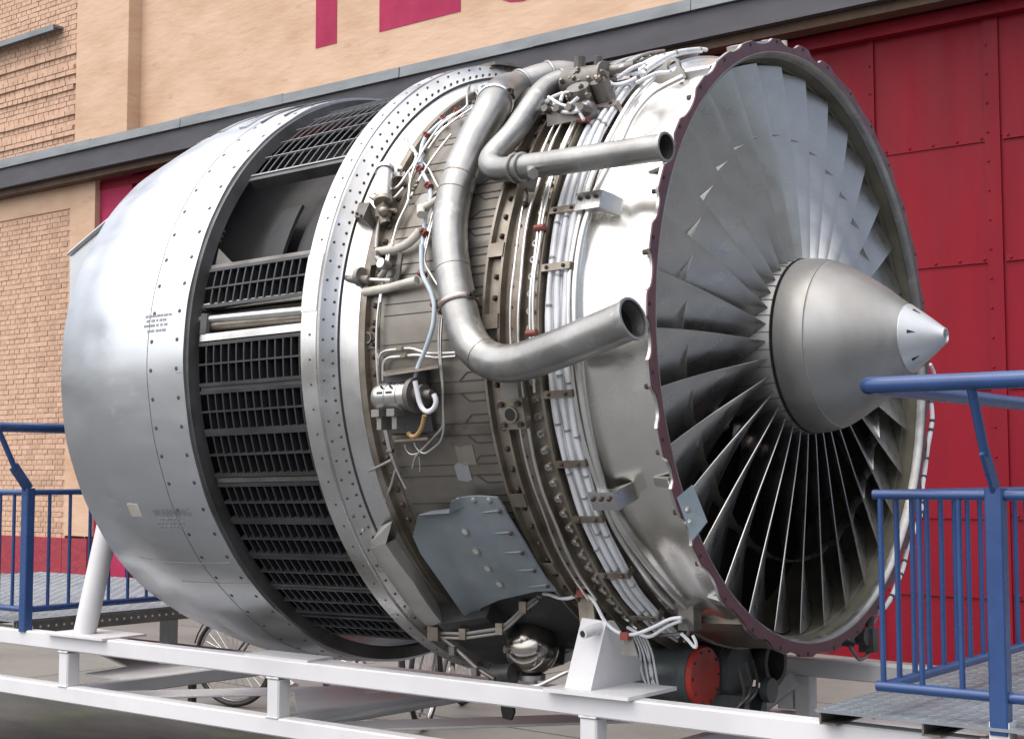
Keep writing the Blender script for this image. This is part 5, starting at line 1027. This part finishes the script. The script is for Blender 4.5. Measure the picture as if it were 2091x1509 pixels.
# pipes running down behind the front of the case to a junction
jn = E(*(-0.2033, 149.0116, 1.0900)); MB().box(jn, (0.06, 0.05, 0.09)).cyl(jn+Vector((0, 0, 0.03)), jn+Vector((-0.02, -0.02, 0.08)), 0.016, n=10).build('pipe_junction', 'fair', eng)
for pts in ([(1290,1270),(1340,1300),(1400,1290)], [(1300,1290),(1370,1270),(1400,1262)], [(1396,1275),(1402,1310),(1425,1330),(1420,1290)], [(1240,1260),(1290,1310),(1380,1320)]):
    pass
for pts, mt in (([(-0.1867, -0.6200, -0.9898), (-0.1618, -0.6200, -1.0042), (-0.1280, -0.6200, -1.0446), (-0.1245, -0.6200, -1.0124), (-0.1429, -0.6200, -0.9923)], 'cable'), ([(-0.4003, -0.6200, -0.9818), (-0.3151, -0.6200, -1.0147), (-0.2372, -0.6200, -0.9661), (-0.1863, -0.6200, -0.9467)], 'cable'), ([(-0.3935, -0.6000, -0.9941), (-0.2951, -0.6000, -1.0042), (-0.1862, -0.6000, -0.9915)], 'galv'), ([(-0.1983, -0.6000, -0.9437), (-0.1608, -0.6000, -0.9737), (-0.1865, -0.6000, -1.0185)], 'galv')):
    MB().tube(dens([W(v) for v in pts], 0.012, 4, False), 0.006, 6).build('loose_wire', mt, eng)
MB().lathe([(-0.30, 1.06), (-0.30, 1.09), (-0.03, 1.084), (-0.03, 1.06)], 152, 196, 20, closed=True).build('belly_case', 'flange', eng)
# small tabs on the flange
q = (0.0276, 122.2684, 1.0900)
pl_ = [Vector(W(v)) for v in ((0.0136, -0.9700, -0.5345), (0.0677, -0.9700, -0.4955), (0.0768, -0.9000, -0.6097), (0.0259, -0.9000, -0.6664))]
tab = MB().hexa([p-Vector((0, -0.006, 0)) for p in pl_]+pl_).build('flange_plate', 'lplate', eng, ang=0, label='light blue rectangular plate bolted to the intake flange')
cm_ = sum(pl_, Vector())/4
MB().dome(cm_+Vector((-0.012, -0.008, 0.006)), (0.2, -1, 0), 0.008, 0.008).dome(cm_+Vector((-0.005, -0.006, -0.03)), (0.2, -1, 0), 0.008, 0.008).build('plate_bolt', 'tube', tab)
for q in ((0.0004, 62.4184, 1.1000), (-0.0288, 116.5894, 1.0900), (-0.0630, 143.2680, 1.0850)):
    MB().lathe([(-0.075, 1.075), (-0.075, 1.085), (-0.015, 1.10), (-0.015, 1.08)], q[1]-0.8, q[1]+0.8, 2, closed=True).build('flange_clip', 'brush', eng, ang=0)
# far side harness and fittings under the flange
pts = [(-0.004+0.008*math.sin(i), 262-i*3.2, 1.132+0.010*math.sin(i*1.7)) for i in range(18)]
far = MB().tube(dens(pts, 0.03, 1), 0.010, 8).build('far_harness', 'cable', eng)
m = MB()
for i in [0, 2, 3, 6, 8, 11, 12, 15, 18, 20, 23]: a_ = pts[min(17, int(i*17/26))]; b_ = pts[min(17, int(i*17/26)+1)]; f_ = (i*17/26) % 1; q = tuple(a_[k]*(1-f_)+b_[k]*f_ for k in range(3)); m.tube([E(q[0], q[1]-0.3, q[2]), E(q[0], q[1]+0.3, q[2])], 0.0125, 8)
m.build('cable_tie', 'ink', far, kind='stuff')
MB().tube(dens([(0.0, 262, 1.12), (0.0, 264, 1.17), (0.0, 268, 1.18), (0.0, 270, 1.12)], 0.02, 4), 0.008, 8).build('harness_loop', 'cable', far)
p = W((-0.0259, 0.4500, -1.0807))
MB().cyl(p+Vector((-0.1, 0, 0)), p+Vector((0.02, 0, 0)), 0.035, n=12).box(p+Vector((0, 0.05, -0.02)), (0.06, 0.05, 0.09)).cyl(p+Vector((0, 0.06, 0.0)), p+Vector((0.0, 0.07, 0.07)), 0.018, n=8).cyl(p+Vector((-0.02, -0.05, -0.02)), p+Vector((-0.1, -0.16, 0.0)), 0.02, n=8).build('underside_fitting', 'dark', eng)
MB().tube(dens([p+Vector((0.0, -0.12, -0.03)), p+Vector((0, -0.04, -0.09)), p+Vector((0, 0.03, -0.08)), p+Vector((0, 0.09, -0.03)), p+Vector((0, 0.07, 0.03)), p+Vector((0, 0.13, 0.06))], 0.012, 3, False), 0.007, 8).build('underside_wire', 'fair', eng)
# sheet panel of the rear core seen behind the cowl
c0 = W((-4.0611, -0.3000, 0.6964)); c1 = W((-3.8584, -0.3000, 0.7480)); lowz = W((-4.0498, -0.3000, 0.3742))
MB().hexa([Vector((c0.x, -0.3, lowz.z)), Vector((c1.x+0.3, -0.3, lowz.z)), Vector((c1.x+0.3, 0.0, lowz.z)), Vector((c0.x, 0.0, lowz.z)), Vector((c0.x, -0.3, c0.z)), Vector((c1.x+0.3, -0.3, c1.z+0.16)), Vector((c1.x+0.3, 0.0, c1.z+0.16)), Vector((c0.x, 0.0, c0.z))]).build('rear_panel', 'cowl', eng, ang=0)
MB().tube([Vector((c0.x, -0.305, c0.z-0.012)), Vector((c1.x+0.3, -0.305, c1.z+0.148))], 0.012, 8).build('panel_rim', 'brush', eng)
MB().lathe([(-2.7, 0.80), (-3.0, 0.70), (-3.3, 0.55), (-3.3, 0.50), (-3.0, 0.65), (-2.7, 0.75)], n=64, closed=True).build('core_nozzle', 'flange', eng)

MB().cyl(sc_+Vector((-0.13, -0.06, -0.10)), sc_+Vector((-0.04, -0.06, -0.09)), 0.038, n=14).build('hose_end', 'dark', sp)
rg = W((-1.1723, -0.3000, -1.3550)); MB().patch([[rg+Vector((-0.025, 0, 0.06)), rg+Vector((0.03, 0, 0.06))], [rg+Vector((-0.024, -0.005, -0.02)), rg+Vector((0.028, 0.01, -0.03))], [rg+Vector((-0.018, 0.0, -0.055)), rg+Vector((0.016, 0.006, -0.06))]], 0.012, lambda p: Vector((0, -1, 0))).build('hanging_rag', 'nearblack', eng, ang=0)
